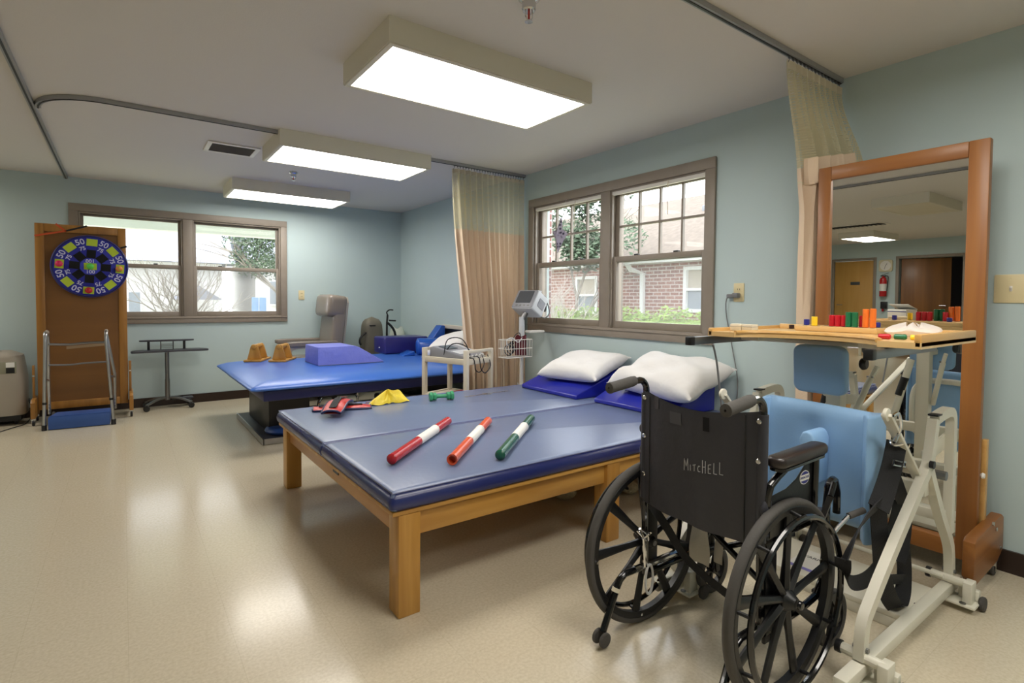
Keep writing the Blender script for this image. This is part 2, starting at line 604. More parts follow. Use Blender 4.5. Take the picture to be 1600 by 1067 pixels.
    def ribbon(s, path, width, th, across):
        """flat strap along a path; across = width direction"""
        P = [vec(p) for p in path]
        acr = across if isinstance(across, list) else [across] * len(P)
        m = len(P)
        vs_ = []
        for i in range(m):
            t = (P[min(i + 1, m - 1)] - P[max(i - 1, 0)]).normalized()
            a = vec(acr[i]).normalized()
            a = (a - a.dot(t) * t).normalized()
            nn = t.cross(a)
            for x, y in ((-1, -1), (1, -1), (1, 1), (-1, 1)):
                vs_.append(P[i] + a * x * width / 2 + nn * y * th / 2)
        fs = []
        for i in range(m - 1):
            for j in range(4):
                fs.append((i * 4 + j, i * 4 + (j + 1) % 4, (i + 1) * 4 + (j + 1) % 4, (i + 1) * 4 + j))
        fs += [(3, 2, 1, 0), tuple(range((m - 1) * 4, m * 4))]
        return s.add(vs_, fs)


def mkmesh(name, mb, mat, bevel=0.0, seg=2, smooth=35, weld=False, uvfn=None):
    me = bpy.data.meshes.new(name)
    bm = bmesh.new()
    bv = [bm.verts.new(p - mb.o) for p in mb.v]
    for f in mb.f:
        try:
            bm.faces.new([bv[i] for i in f])
        except ValueError:
            pass
    if weld:
        bmesh.ops.remove_doubles(bm, verts=bm.verts, dist=1e-5)
    bmesh.ops.recalc_face_normals(bm, faces=bm.faces)
    if bevel > 0:
        es = [e for e in bm.edges if len(e.link_faces) == 2 and e.calc_face_angle(0) > math.radians(30)]
        bmesh.ops.bevel(bm, geom=es, offset=bevel, segments=seg, profile=0.5, affect='EDGES', clamp_overlap=True)
    if uvfn:
        ul = bm.loops.layers.uv.new('UVMap')
        for f in bm.faces:
            for l in f.loops:
                l[ul].uv = uvfn(l.vert)
    bm.to_mesh(me)
    bm.free()
    me.materials.append(mat)
    if smooth:
        for p in me.polygons:
            p.use_smooth = True
        me.set_sharp_from_angle(angle=math.radians(smooth))
    return me


def obj(name, mb, mat, parent=None, bevel=0.0, seg=2, smooth=35, weld=False, label=None, kind=None, uvfn=None, at_o=False):
    if 0 < bevel < .0095 and smooth == 35:
        smooth = 25
    me = mkmesh(name, mb, MT[mat] if isinstance(mat, str) else mat, bevel, seg, smooth, weld, uvfn)
    o = bpy.data.objects.new(name, me)
    COL.objects.link(o)
    if parent is not None:
        o.parent = parent
    if at_o:
        o.location = mb.o
    if label:
        o['label'] = label
    if kind:
        o['kind'] = kind
    return o


def linked(name, me, parent, loc=(0, 0, 0), rot=None):
    o = bpy.data.objects.new(name, me)
    COL.objects.link(o)
    o.parent = parent
    o.location = loc
    if rot is not None:
        o.rotation_euler = rot
    return o


def thing(name, label, cat, loc=(0, 0, 0), rotz=0.0, group=None):
    o = bpy.data.objects.new(name, None)
    COL.objects.link(o)
    o.empty_display_size = 0.1
    o.location = loc
    o.rotation_euler = (0, 0, rotz)
    o['label'] = label
    o['category'] = cat
    if group:
        o['group'] = group
    return o


def tag(o, label, cat, group=None):
    o['label'] = label
    o['category'] = cat
    if group:
        o['group'] = group
    return o


def struct(name, label=None, loc=(0, 0, 0), cat=None):
    o = bpy.data.objects.new(name, None)
    COL.objects.link(o)
    o.location = loc
    o['kind'] = 'structure'
    if label:
        o['label'] = label
    if cat:
        o['category'] = cat
    return o


def dup(root, loc, rotz=None, label=None):
    r = root.copy()
    COL.objects.link(r)
    r.location = loc
    if rotz is not None:
        r.rotation_euler = (0, 0, rotz)
    if label:
        r['label'] = label
    for ch in list(root.children):
        c = ch.copy()
        COL.objects.link(c)
        c.parent = r
        for g in list(ch.children):
            d = g.copy()
            COL.objects.link(d)
            d.parent = c
    return r


def text_obj(name, s, size, mat, parent, mtx, extrude=0.0006, spacing=1.0, bold=0.0):
    cu = bpy.data.curves.new(name, 'FONT')
    cu.body = s
    cu.size = size
    cu.align_x = 'CENTER'
    cu.align_y = 'CENTER'
    cu.extrude = extrude
    cu.offset = bold
    cu.space_character = spacing
    cu.resolution_u = 3
    t = bpy.data.objects.new(name + '_curve', cu)
    COL.objects.link(t)
    dg = bpy.context.evaluated_depsgraph_get()
    me = bpy.data.meshes.new_from_object(t.evaluated_get(dg))
    bpy.data.objects.remove(t)
    bpy.data.curves.remove(cu)
    me.name = name
    me.materials.clear()
    me.materials.append(MT[mat])
    o = bpy.data.objects.new(name, me)
    COL.objects.link(o)
    if parent is not None:
        o.parent = parent
    o.matrix_local = mtx
    return o


def frame_mtx(loc, right, up):
    r, u = vec(right).normalized(), vec(up)
    u = (u - u.dot(r) * r).normalized()
    n = r.cross(u)
    return Matrix(((r.x, u.x, n.x, loc[0]), (r.y, u.y, n.y, loc[1]), (r.z, u.z, n.z, loc[2]), (0, 0, 0, 1)))


def rot3(ax, deg):
    return Matrix.Rotation(math.radians(deg), 3, ax)


def smooth_path(pts, k=6):
    """Catmull-Rom"""
    P = [vec(p) for p in pts]
    out = []
    for i in range(len(P) - 1):
        p0, p1, p2, p3 = P[max(i - 1, 0)], P[i], P[i + 1], P[min(i + 2, len(P) - 1)]
        for j in range(k):
            t = j / k
            out.append(0.5 * ((2 * p1) + (p2 - p0) * t + (2 * p0 - 5 * p1 + 4 * p2 - p3) * t * t + (3 * p1 - p0 - 3 * p2 + p3) * t ** 3))
    out.append(P[-1])
    return out


def rrect(w, h, r, n=5):
    pts = []
    for cx, cy, a0 in ((w / 2 - r, h / 2 - r, 0), (-w / 2 + r, h / 2 - r, 90), (-w / 2 + r, -h / 2 + r, 180), (w / 2 - r, -h / 2 + r, 270)):
        for i in range(n + 1):
            a = math.radians(a0 + 90 * i / n)
            pts.append((cx + r * math.cos(a), cy + r * math.sin(a)))
    return pts

# ================================================================== SETTING
mb = MB().box(XL - .2, XR + .2, YF - .2, YB + .2, -0.1, 0)
fl = obj('floor', mb, 'floor', kind='structure', label='glossy cream vinyl floor')
mb = MB().box(XL - .2, XR + .2, YF - .2, YB + .2, ZC, ZC + .1)
obj('ceiling', mb, 'ceiling', kind='structure', label='off-white painted ceiling')

W1 = dict(u0=-0.438, u1=1.678, z0=0.922, z1=2.174)     # left window (back wall), u = X
W2 = dict(u0=2.118, u1=4.148, z0=0.918, z1=2.180)      # right window, u = Y
CAS = 0.075


def wall_with_holes(name, fn, u0, u1, holes, label, mat='wall', th=0.2):
    """fn(u, w, z): w = 0 at the room face, positive into the wall"""
    mb = MB()

    def blk(a, b, c, d):
        if b - a < 1e-4 or d - c < 1e-4:
            return
        p = [fn(u, w, z) for z in (c, d) for w in (0, th) for u in (a, b)]
        mb.add(p, [(0, 2, 3, 1), (4, 5, 7, 6), (0, 1, 5, 4), (2, 6, 7, 3), (0, 4, 6, 2), (1, 3, 7, 5)])
    cur = u0
    for (a, b, c, d) in sorted(holes):
        blk(cur, a, 0, ZC)
        blk(a, b, 0, c)
        blk(a, b, d, ZC)
        cur = b
    blk(cur, u1, 0, ZC)
    return obj(name, mb, mat, kind='structure', label=label, smooth=0)


fb = lambda u, w, z: (u, YB + w, z)
fr = lambda u, w, z: (XR + w, u, z)
fl_ = lambda u, w, z: (XL - w, u, z)
ff = lambda u, w, z: (u, YF - w, z)


def hole(W):
    return (W['u0'] + CAS * .8, W['u1'] - CAS * .8, W['z0'] + CAS * .8, W['z1'] - CAS * .8)


wall_with_holes('wall_back', fb, XL, XR + .2, [hole(W1)], 'pale teal back wall with the porch window')
wall_with_holes('wall_right', fr, YF - .2, YB, [hole(W2)], 'pale teal right wall with the tall mirror in front')
DOOR_A = (5.10, 5.93, 0.0, 2.03)
DOOR_B = (3.48, 4.60, 0.0, 2.03)
wall_with_holes('wall_left', fl_, YF, YB, [DOOR_A, DOOR_B], 'pale teal far left wall seen in the mirror')
wall_with_holes('wall_front', ff, XL, XR, [], 'pale teal wall behind the viewer')
# baseboards
obj('baseboard_back', MB().box(-7.99, XR, YB - .012, YB, 0, 0.10), 'base', kind='structure')
obj('baseboard_right', MB().box(XR - .012, XR, YF, YB, 0, 0.10), 'base', kind='structure')
obj('baseboard_left', MB().box(XL, XL + .012, YF, DOOR_B[0] - .07, 0, 0.10).box(XL, XL + .012, DOOR_A[1] + .07, YB, 0, .10), 'base', kind='structure')


def window(name, W, fn, label, upper_muntins, order):
    """fn(u, w, z) with w positive into the wall"""
    root = struct(name, label)
    u0, u1, z0, z1 = W['u0'], W['u1'], W['z0'], W['z1']

    def bx(mb, a, b, wa, wb, c, d):
        p = [fn(u, w, z) for z in (c, d) for w in (wa, wb) for u in (a, b)]
        return mb.add(p, [(0, 2, 3, 1), (4, 5, 7, 6), (0, 1, 5, 4), (2, 6, 7, 3), (0, 4, 6, 2), (1, 3, 7, 5)])
    c = CAS
    mull = W['mull']
    # casing boards, each its own
    obj('casing', bx(MB(), u0, u1, -.02, 0, z1 - c, z1), 'trim', root, bevel=.003)
    obj('casing', bx(MB(), u0, u0 + c, -.02, 0, z0, z1 - c), 'trim', root, bevel=.003)
    obj('casing', bx(MB(), u1 - c, u1, -.02, 0, z0, z1 - c), 'trim', root, bevel=.003)
    obj('casing', bx(MB(), u0 + c, u1 - c, -.02, 0, z0, z0 + c), 'trim', root, bevel=.003)
    obj('apron_bead', bx(MB(), u0, u1, -.028, -.02, z0 + c * .72, z0 + c * .86), 'trim', root, bevel=.002)
    # jamb lining
    j = MB()
    bx(j, u0 + c * .8, u1 - c * .8, 0, .16, z1 - c, z1 - c * .8)
    bx(j, u0 + c * .8, u1 - c * .8, 0, .16, z0 + c * .8, z0 + c)
    bx(j, u0 + c * .8, u0 + c, 0, .16, z0 + c, z1 - c)
    bx(j, u1 - c, u1 - c * .8, 0, .16, z0 + c, z1 - c)
    obj('jamb', j, 'trim', root)
    obj('mullion', bx(MB(), mull[0], mull[1], -.015, .16, z0 + c, z1 - c), 'trim', root, bevel=.003)
    zm = W['zm']
    for (a, b) in ((u0 + c, mull[0]), (mull[1], u1 - c)):
        # stops at the sides
        st = MB()
        bx(st, a, a + .016, .0, .02, z0 + c, z1 - c)
        bx(st, b - .016, b, .0, .02, z0 + c, z1 - c)
        bx(st, a + .016, b - .016, .0, .02, z1 - c - .016, z1 - c)
        obj('stop', st, 'trim', root, bevel=.002)
        for which in (0, 1):
            if which == 0:      # upper sash, set back
                wa, wb, s0, s1 = .06, .095, zm - .022, z1 - c
            else:
                wa, wb, s0, s1 = .022, .057, z0 + c, zm + .022
            fw = .042 if which == 0 else .045
            sm = MB()
            bx(sm, a, a + fw, wa, wb, s0, s1)
            bx(sm, b - fw, b, wa, wb, s0, s1)
            bx(sm, a + fw, b - fw, wa, wb, s1 - .04, s1)
            bx(sm, a + fw, b - fw, wa, wb, s0, s0 + (.04 if which == 0 else .055))
            sash = obj('sash', sm, 'trim', root, bevel=.003)
            wm = (wa + wb) / 2
            if which == 0 and upper_muntins:
                bb = s0 + .04
                for k in range(1, 4):
                    uu = a + fw + (b - a - 2 * fw) * k / 4
                    obj('muntin', bx(MB(), uu - .008, uu + .008, wm - .014, wm + .010, bb, s1 - .04), 'trim', sash)
                zz = (bb + s1 - .04) / 2
                obj('muntin', bx(MB(), a + fw, b - fw, wm - .013, wm + .009, zz - .008, zz + .008), 'trim', sash)
                us = [a + fw + (b - a - 2 * fw) * k / 4 for k in range(5)]
                zs = [bb, zz, s1 - .04]
                for i in range(4):
                    for k in range(2):
                        obj('pane', bx(MB(), us[i] + .008, us[i + 1] - .008, wm + .010, wm + .013, zs[k] + .008 * (k > 0), zs[k + 1] - .008 * (k < 1)), 'glass', sash, smooth=0)
            else:
                obj('pane', bx(MB(), a + fw, b - fw, wm, wm + .003, s0 + .04, s1 - .04), 'glass', sash, smooth=0)
            if which == 1:
                for t in (.3, .72):
                    uu = a + (b - a) * t
                    obj('latch', bx(MB(), uu - .02, uu + .02, wa + .002, wb - .004, s1, s1 + .012), 'black', sash, bevel=.003)
        obj('insect_screen', bx(MB(), a + .02, b - .02, .115, .117, z0 + c + .01, zm), 'screen', root, smooth=0)
    # rolled blind head rails tucked under the head
    for (a, b) in ((u0 + c, mull[0]), (mull[1], u1 - c)):
        if upper_muntins:
            obj('blind_rail', bx(MB(), a + .01, b - .01, .0, .03, z1 - c - .04, z1 - c - .008), 'white_paint', root, bevel=.004)
            um = a + (b - a) * .36
            obj('blind_cord', MB().tube([fn(um, -.004, z1 - c - .02), fn(um + .004, -.006, z1 - c - .10), fn(um, -.005, z1 - c - .26)], .003, 5), 'net_tape', root)
    return root


W1['mull'] = (0.562, 0.655)
W1['zm'] = 1.556
W2['mull'] = (3.078, 3.178)
W2['zm'] = 1.548
window('window_1', W1, fb, 'taupe framed window on the back wall with plain sashes', False, 'X')
window('window_2', W2, fr, 'taupe framed window on the right wall with divided upper sashes', True, 'Y')


# far left wall: doors, seen in the mirror
def door_frame(name, D, label):
    r = struct(name, label)
    a, b, c, d = D
    for k, (y0, y1, z0, z1) in enumerate(((a - .06, a, 0, d + .06), (b, b + .06, 0, d + .06), (a, b, d, d + .06))):
        obj('door_frame', MB().box(XL - .02, XL + .02, y0, y1, z0, z1), 'trim', r, bevel=.004)
    return r


d1 = door_frame('door_1', DOOR_A, 'pale maple door with a dark name plate')
obj('door_leaf', MB().box(XL - .05, XL - .01, DOOR_A[0] + .003, DOOR_A[1] - .003, .01, 2.027), 'doorwood', d1, bevel=.003)
h = obj('door_handle', MB().cyl((XL - .01, 5.84, 1.0), (XL + .05, 5.84, 1.0), .012).tube([(XL + .05, 5.84, 1.0), (XL + .055, 5.80, 1.0), (XL + .055, 5.72, 1.0)], .010, 8), 'chrome', d1)
obj('name_plate', MB().box(XL - .01, XL - .004, 5.38, 5.58, 1.47, 1.54), 'sign', d1, bevel=.002)
d2 = door_frame('door_2', DOOR_B, 'dark walnut door standing ajar in a wide opening')
_dm = rot3('Z', -14)
mb = MB()
mb.obox(Vector((XL - .05, 4.58, 1.02)) + _dm @ Vector((0, -.44, 0)), (.04, .86, 2.0), _dm)
obj('door_leaf', mb, 'doordark', d2, bevel=.003)
_hp = Vector((XL - .05, 4.58, 1.0)) + _dm @ Vector((.02, -.80, 0))
obj('door_handle', MB().cyl(_hp, _hp + Vector((.05, 0, 0)), .012).cyl(_hp + Vector((.05, 0, 0)), _hp + Vector((.055, .11, 0)), .010), 'chrome', d2)
mb = MB().box(XL - 1.6, XL - 1.55, 2.9, 5.0, 0, 2.44).box(XL - 1.6, XL - .2, 2.9, 2.95, 0, 2.44).box(XL - 1.6, XL - .2, 4.95, 5.0, 0, 2.44).box(XL - 1.6, XL - .2, 2.9, 5, 2.40, 2.44).box(XL - 1.6, XL - .2, 2.9, 5, -.1, -.002)
obj('wall_side_room', mb, 'dim', kind='structure', label='dim room beyond the dark door', smooth=0)


# ================================================================== CEILING THINGS
def ceiling_light(cx, cy, lit, label):
    t = thing('ceiling_light', label, 'ceiling light', (cx, cy, ZC), 0, 'ceiling lights')
    L, Wd, Hh = 1.215, .60, .112
    body = MB()
    for (x0, x1, y0, y1) in ((-L / 2, L / 2, -Wd / 2, -Wd / 2 + .02), (-L / 2, L / 2, Wd / 2 - .02, Wd / 2), (-L / 2, -L / 2 + .02, -Wd / 2 + .02, Wd / 2 - .02), (L / 2 - .02, L / 2, -Wd / 2 + .02, Wd / 2 - .02)):
        body.box(x0, x1, y0, y1, -Hh, 0)
    obj('housing', body, 'light_side', t)
    fr_ = MB()
    for (x0, x1, y0, y1) in ((-L / 2 + .004, L / 2 - .004, -Wd / 2 + .004, -Wd / 2 + .03), (-L / 2 + .004, L / 2 - .004, Wd / 2 - .03, Wd / 2 - .004), (-L / 2 + .004, -L / 2 + .03, -Wd / 2 + .03, Wd / 2 - .03), (L / 2 - .03, L / 2 - .004, -Wd / 2 + .03, Wd / 2 - .03)):
        fr_.box(x0, x1, y0, y1, -Hh - .006, -Hh)
    obj('lens_frame', fr_, 'light_side', t, bevel=.002)
    d = obj('diffuser', MB().box(-L / 2 + .028, L / 2 - .028, -Wd / 2 + .028, Wd / 2 - .028, -Hh - .002, -Hh + .004), 'lens_on' if lit else 'lens_off', t, smooth=0)
    return t


ceiling_light(1.557, 2.525, True, 'large lit fluorescent fixture nearest the viewer')
ceiling_light(1.542, 4.450, True, 'lit fluorescent fixture beside the grey ceiling vent')
ceiling_light(1.522, 6.410, True, 'small-looking lit fluorescent fixture close to the back wall')
ceiling_light(-2.25, 2.525, False, 'unlit fluorescent fixture reflected in the upper mirror')
ceiling_light(-5.95, 4.450, True, 'lit fluorescent fixture reflected in the mirror above the doors')
ceiling_light(-2.25, 6.410, True, 'added unseen lit fluorescent fixture over the left part of the room')  # unseen, added on the assumed grid to light the back left
ceiling_light(-5.95, 0.575, True, 'added unseen lit fluorescent fixture far left of the viewer')  # unseen extra fixture, added for the room lighting
ceiling_light(1.557, 0.575, True, 'added unseen lit fluorescent fixture above the viewer by the mirror wall')  # out of view, added at the assumed row spacing for foreground light
ceiling_light(-2.25, 0.575, False, 'unlit fluorescent fixture above and left of the viewer')
ceiling_light(1.557, -0.75, True, 'added unseen lit fluorescent fixture behind the viewer by the mirror wall')  # out of view, added off the row spacing to brighten the foreground floor


def vent(cx, cy, lx, ly, label, n):
    t = thing('ceiling_vent', label, 'vent', (cx, cy, ZC))
    f = MB()
    w = .035
    for (a, b, c, d) in ((-lx / 2, lx / 2, -ly / 2, -ly / 2 + w), (-lx / 2, lx / 2, ly / 2 - w, ly / 2), (-lx / 2, -lx / 2 + w, -ly / 2 + w, ly / 2 - w), (lx / 2 - w, lx / 2, -ly / 2 + w, ly / 2 - w)):
        f.box(a, b, c, d, -.012, 0)
    obj('frame', f, 'white_paint', t, bevel=.003)
    obj('backing', MB().box(-lx / 2 + w, lx / 2 - w, -ly / 2 + w, ly / 2 - w, -.004, 0), 'sign', t)
    for k in range(n):
        y = -ly / 2 + w + (ly - 2 * w) * (k + .5) / n
        s = MB().obox((0, y, -.009), (lx - 2 * w, (ly - 2 * w) / n * .8, .0025), rot3('X', 28))
        obj('slat', s, 'vent', t, smooth=0)
    return t


vent(.745, 4.97, .38, .33, 'grey louvred ceiling vent between two fluorescent lights', 11)
vent(-4.35, 4.1, .36, 1.0, 'long grey ceiling vent reflected in the mirror', 14)


def sprinkler(x, y, label):
    t = thing('fire_sprinkler', label, 'sprinkler', (x, y, ZC), 0, 'ceiling sprinklers')
    obj('escutcheon', MB().lathe([(.0, 0), (.042, 0), (.040, -.012), (.026, -.022), (.026, -.045), (.022, -.05), (0, -.05)], n=20), 'chrome', t)
    obj('bulb', MB().cyl((0, 0, -.05), (0, 0, -.075), .004), 'redvinyl', t)
    obj('arm', MB().tube([(.016, 0, -.048), (.015, 0, -.066), (.004, 0, -.080)], .003, 6).tube([(-.016, 0, -.048), (-.015, 0, -.066), (-.004, 0, -.080)], .003, 6), 'chrome', t)
    obj('deflector', MB().lathe([(0, -.080), (.014, -.080), (.015, -.083), (0, -.083)], n=12), 'chrome', t)
    return t


s1 = sprinkler(1.361, 5.506, 'chrome fire sprinkler between the two distant light fixtures')
s2 = sprinkler(1.346, 1.752, 'chrome fire sprinkler at the top edge beside the nearest light')
s2.scale = (1.1, 1.1, 1.25)

# curtain tracks
TZ = ZC - .014


def track(name, path, label, mat='track'):
    mb = MB().tube(path, 0, rect=(.030, .024), up=(0, 0, 1))
    o = obj(name, mb, mat, smooth=30)
    tag(o, label, 'curtain track', 'ceiling curtain tracks')
    lip = MB().tube([(p[0], p[1], p[2] - .0135) for p in path], 0, rect=(.010, .004), up=(0, 0, 1))
    obj('slot', lip, 'black', o, smooth=30)
    return o


arc = [(-.43 + .34 * (1 - math.cos(a)) * 1.0, 4.56 - .34 * math.sin(a), TZ) for a in [math.radians(10 * i) for i in range(10)]]
arc = [(-.45 + .36 * (1 - math.cos(math.radians(10 * i))), 4.585 - .365 * math.sin(math.radians(10 * i)), TZ) for i in range(10)]
track('curtain_track', [(-.45, 0.9, TZ), (-.45, 4.58, TZ), (-.45, 7.13, TZ)], 'straight grey curtain track running to the back wall at left')
track('curtain_track', [(p[0] + .03, p[1], p[2]) for p in arc] + [(1.0, 4.22, TZ), (3.21, 4.22, TZ)], 'long grey curtain track that curves at left and holds the far curtain')
track('curtain_track', [(-.42, 1.36, TZ), (3.21, 1.36, TZ)], 'grey curtain track at top right above the mirror curtain')

# ================================================================== CURTAINS


def ss(t):
    t = max(0, min(1, t))
    return t * t * (3 - 2 * t)


def far_curtain():
    t = thing('privacy_curtain', 'long beige privacy curtain with net top beside the right window', 'curtain', (2.8, 4.22, 0))
    o = (2.8, 4.22, 0)
    NF = 13

    def pt(u, z):
        # u 0..1 along the track, z height
        k = ss((2.40 - z) / 2.1)
        x0, x1 = 2.405 + .17 * k, 3.205 + .0 * k
        x = x0 + (x1 - x0) * u
        ph = 2 * PI * NF * u
        amp = .026 + .030 * k + .014 * math.sin(5.1 * u + 1)
        y = 4.225 + amp * math.sin(ph + .5 * math.sin(9 * u)) + .02 * k * math.sin(3 * PI * u)
        x += .010 * k * math.sin(ph * 2 + 1) + .015 * k * math.sin(ph * .5)
        return Vector((x, min(y, 4.36), z))

    def uvf(v):
        return ((v.co.x) * 1.6, v.co.z)
    nu = 200
    mbn = MB(o).grid(lambda u, v: pt(u, 2.375 - (2.375 - 1.842) * v), nu, 8)
    obj('net_panel', mbn, 'net', t, smooth=80, uvfn=uvf)
    mbf = MB(o).grid(lambda u, v: pt(u, 1.852 - (1.852 - .26) * v), nu, 24)
    f = obj('fabric_panel', mbf, 'curtain', t, smooth=80)
    mbt = MB(o).grid(lambda u, v: pt(u, 2.385 - .035 * v) + Vector((0, -.002, .006 * math.sin(2 * PI * NF * u))), nu, 2)
    obj('header_tape', mbt, 'net_tape', t, smooth=80)
    for k in range(27):
        u = (k + .5) / 27
        p = pt(u, 2.385)
        mbh = MB(o).tube([(p.x, p.y, 2.375), (p.x, 4.22, 2.396), (p.x, 4.22, 2.405)], .0022, 5)
        mbh.cyl((p.x - .004, 4.22, 2.406), (p.x + .004, 4.22, 2.406), .006, n=8)
        obj('hook', mbh, 'steel', t)
    return t


far_curtain()


def near_curtain():
    o = (3.1, 1.40, 0)
    t = thing('privacy_curtain', 'gathered beige privacy curtain with net top behind the mirror', 'curtain', o)
    NF = 9

    def pt(u, z):
        k = ss((2.38 - z) / .50)
        X = 2.635 + .575 * u
        low = ss((1.93 - z) / .25)
        Xb = 2.955 + .25 * u + low * (.055 - .10 * u)
        x = X + (Xb - X) * k
        ph = 2 * PI * NF * u
        y = 1.36 + .012 * math.sin(ph) + k * (.075 - .19 * u * (1 - low) - .02 * u * low + .022 * math.sin(ph) * (1 - .5 * u))
        x += k * .012 * math.sin(ph * .5 + z * 3)
        return Vector((x, y, z + (1 - k) * .008 * math.sin(ph)))

    def uvf(v):
        return ((v.co.x) * 2.0 + v.co.y, v.co.z)
    obj('net_panel', MB(o).grid(lambda u, v: pt(u, 2.385 - .50 * v - .04 * v * math.sin(5 * u + 1)), 110, 20), 'net', t, smooth=80, uvfn=uvf)
    obj('fabric_panel', MB(o).grid(lambda u, v: pt(u, 1.93 - 1.63 * v + (.05 * u if v == 0 else 0)), 110, 26), 'curtain', t, smooth=80)
    # the fold of the cuff lying over the bundle
    obj('fabric_cuff', MB(o).grid(lambda u, v: pt(.06 + .8 * u, 1.97 - .13 * v + .035 * u) + Vector((-.012 - .012 * math.sin(PI * v), -.012, 0)), 60, 5), 'curtain', t, smooth=80)
    obj('header_tape', MB(o).grid(lambda u, v: pt(u, 2.395 - .04 * v) + Vector((-.004, -.004, -.004)), 110, 2), 'net_tape', t, smooth=80)
    for k in range(15):
        u = (k + .5) / 15
        p = pt(u, 2.39)
        mbh = MB(o).tube([(p.x, p.y, 2.38), (p.x, 1.36, 2.398), (p.x, 1.36, 2.405)], .0022, 5)
        mbh.cyl((p.x - .004, 1.36, 2.406), (p.x + .004, 1.36, 2.406), .006, n=8)
        obj('hook', mbh, 'steel', t)


near_curtain()


# ================================================================== WALL PLATES
def outlet(name, fn, u, z, label, kind):
    P = fn(u, 0, z)
    t = thing(name, label, 'outlet' if kind == 'o' else 'light switch', P)
    w, hh = .036, .060
    if kind == 's':
        w, hh = .058, .064
    pr = MB(P).prism(rrect(2 * w, 2 * hh, .006, 3), lambda a, b, c: Vector(fn(u + a, -c, z + b)), 0, .006)
    obj('plate', pr, 'ivory', t, bevel=.0015)
    if kind == 'o':
        for s in (-1, 1):
            r = obj('receptacle', MB(P).prism(rrect(.034, .028, .010, 4), lambda a, b, c: Vector(fn(u + a, -c, z + b + s * .020)), .006, .008), 'ivory', t)
            for k in (-1, 1):
                obj('slot', MB(P).prism([(-.0015, -.005), (.0015, -.005), (.0015, .005), (-.0015, .005)], lambda a, b, c: Vector(fn(u + a + k * .007, -c, z + b + s * .020)), .008, .0084), 'black', r, smooth=0)
    else:
        obj('toggle', MB(P).prism([(-.005, -.012), (.005, -.012), (.005, .012), (-.005, .012)], lambda a, b, c: Vector(fn(u + a, -c, z + b)), .006, .008).prism([(-.004, 0), (.004, 0), (.004, .009), (-.004, .009)], lambda a, b, c: Vector(fn(u + a, -c, z + b)), .008, .016), 'white_paint', t, bevel=.001)
        for s in (-1, 1):
            obj('screw', MB(P).cyl(fn(u, -.006, z + s * .046), fn(u, -.0075, z + s * .046), .003), 'ivory', t)
    return t


outlet('wall_outlet', fb, 1.853, 1.256, 'ivory outlet on the back wall right of the window', 'o')
outlet('wall_outlet', fr, 1.94, 1.272, 'ivory outlet with grey plug between window and mirror', 'o')
outlet('light_switch', fr, .63, 1.279, 'ivory toggle switch on the wall right of the mirror', 's')
t = thing('power_cord', 'grey plug and thin cord hanging from the right wall outlet', 'cord', (XR - .01, 1.955, 1.25))
o = (XR - .01, 1.955, 1.25)
obj('plug', MB(o).box(XR - .05, XR - .006, 1.925, 1.962, 1.238, 1.268), 'cable_grey', t, bevel=.006)
obj('adapter', MB(o).box(XR - .035, XR - .006, 1.965, 2.01, 1.236, 1.262), 'cable_grey', t, bevel=.006)
obj('wire', MB(o).tube(smooth_path([(XR - .03, 2.0, 1.25), (XR - .02, 2.02, 1.20), (XR - .012, 2.015, 1.10), (XR - .012, 1.97, .90), (XR - .012, 1.93, .70), (XR - .012, 1.92, .45), (XR - .012, 1.75, .30), (XR - .02, 1.70, .12)]), .0035, 6), 'cable_grey', t)

# beige framed panel on the right wall near the corner
t = thing('wall_panel', 'small beige framed dark panel low on the wall by the corner', 'panel', (XR, 5.6, .84))
o = (XR, 5.6, .84)
mb = MB(o)
for (a, b, c, d) in ((5.36, 5.86, .86, .905), (5.36, 5.86, .70, .74), (5.36, 5.40, .74, .86), (5.82, 5.86, .74, .86)):
    mb.box(XR - .03, XR, a, b, c, d)
obj('frame', mb, 'cartbeige', t, bevel=.004)
obj('panel_face', MB(o).box(XR - .012, XR, 5.40, 5.82, .74, .86), 'black', t)

# clock, extinguisher and dispenser on the far left wall
t = thing('wall_clock', 'square cream wall clock reflected in the mirror between the doors', 'clock', (XL, 4.85, 1.89))
o = (XL, 4.85, 1.89)
obj('case', MB(o).prism(rrect(.27, .27, .05, 5), lambda a, b, c: Vector((XL + c, 4.85 + a, 1.89 + b)), 0, .04), 'clockface', t, bevel=.006)
obj('dial', MB(o).lathe([(0, .041), (.105, .041), (.108, .044), (.112, .036)], (XL, 4.85, 1.89), 28, rot3('Y', 90)), 'white', t)
obj('hand', MB(o).beam((XL + .045, 4.85, 1.89), (XL + .045, 4.82, 1.94), .008, .003, (1, 0, 0)), 'black', t)
obj('hand', MB(o).beam((XL + .046, 4.85, 1.89), (XL + .046, 4.87, 1.81), .006, .003, (1, 0, 0)), 'black', t)
t = thing('fire_extinguisher', 'red fire extinguisher hung on the wall, seen in the mirror', 'fire extinguisher', (XL + .09, 4.87, 1.2))
o = (XL + .09, 4.87, 1.2)
obj('cylinder', MB().lathe([(0, 0), (.065, 0), (.07, .015), (.07, .36), (.055, .41), (.025, .43), (.025, .45), (0, .45)], n=20), 'extred', t)
obj('label', MB().lathe([(.071, .12), (.0712, .12), (.0712, .28), (.071, .28)], n=20), 'paper', t)
obj('valve', MB().box(-.02, .02, -.05, .05, .45, .475).cyl((0, 0, .43), (0, 0, .47), .018), 'black', t, bevel=.004)
obj('lever', MB().beam((0, .03, .48), (0, -.10, .52), .02, .008), 'black', t)
obj('hose', MB().tube(smooth_path([(.0, -.04, .46), (.02, -.10, .44), (.03, -.10, .30), (.03, -.085, .12)]), .009, 8), 'black', t)
t = thing('wall_dispenser', 'small black dispenser on the wall below the extinguisher reflection', 'dispenser', (XL + .05, 4.86, .92))
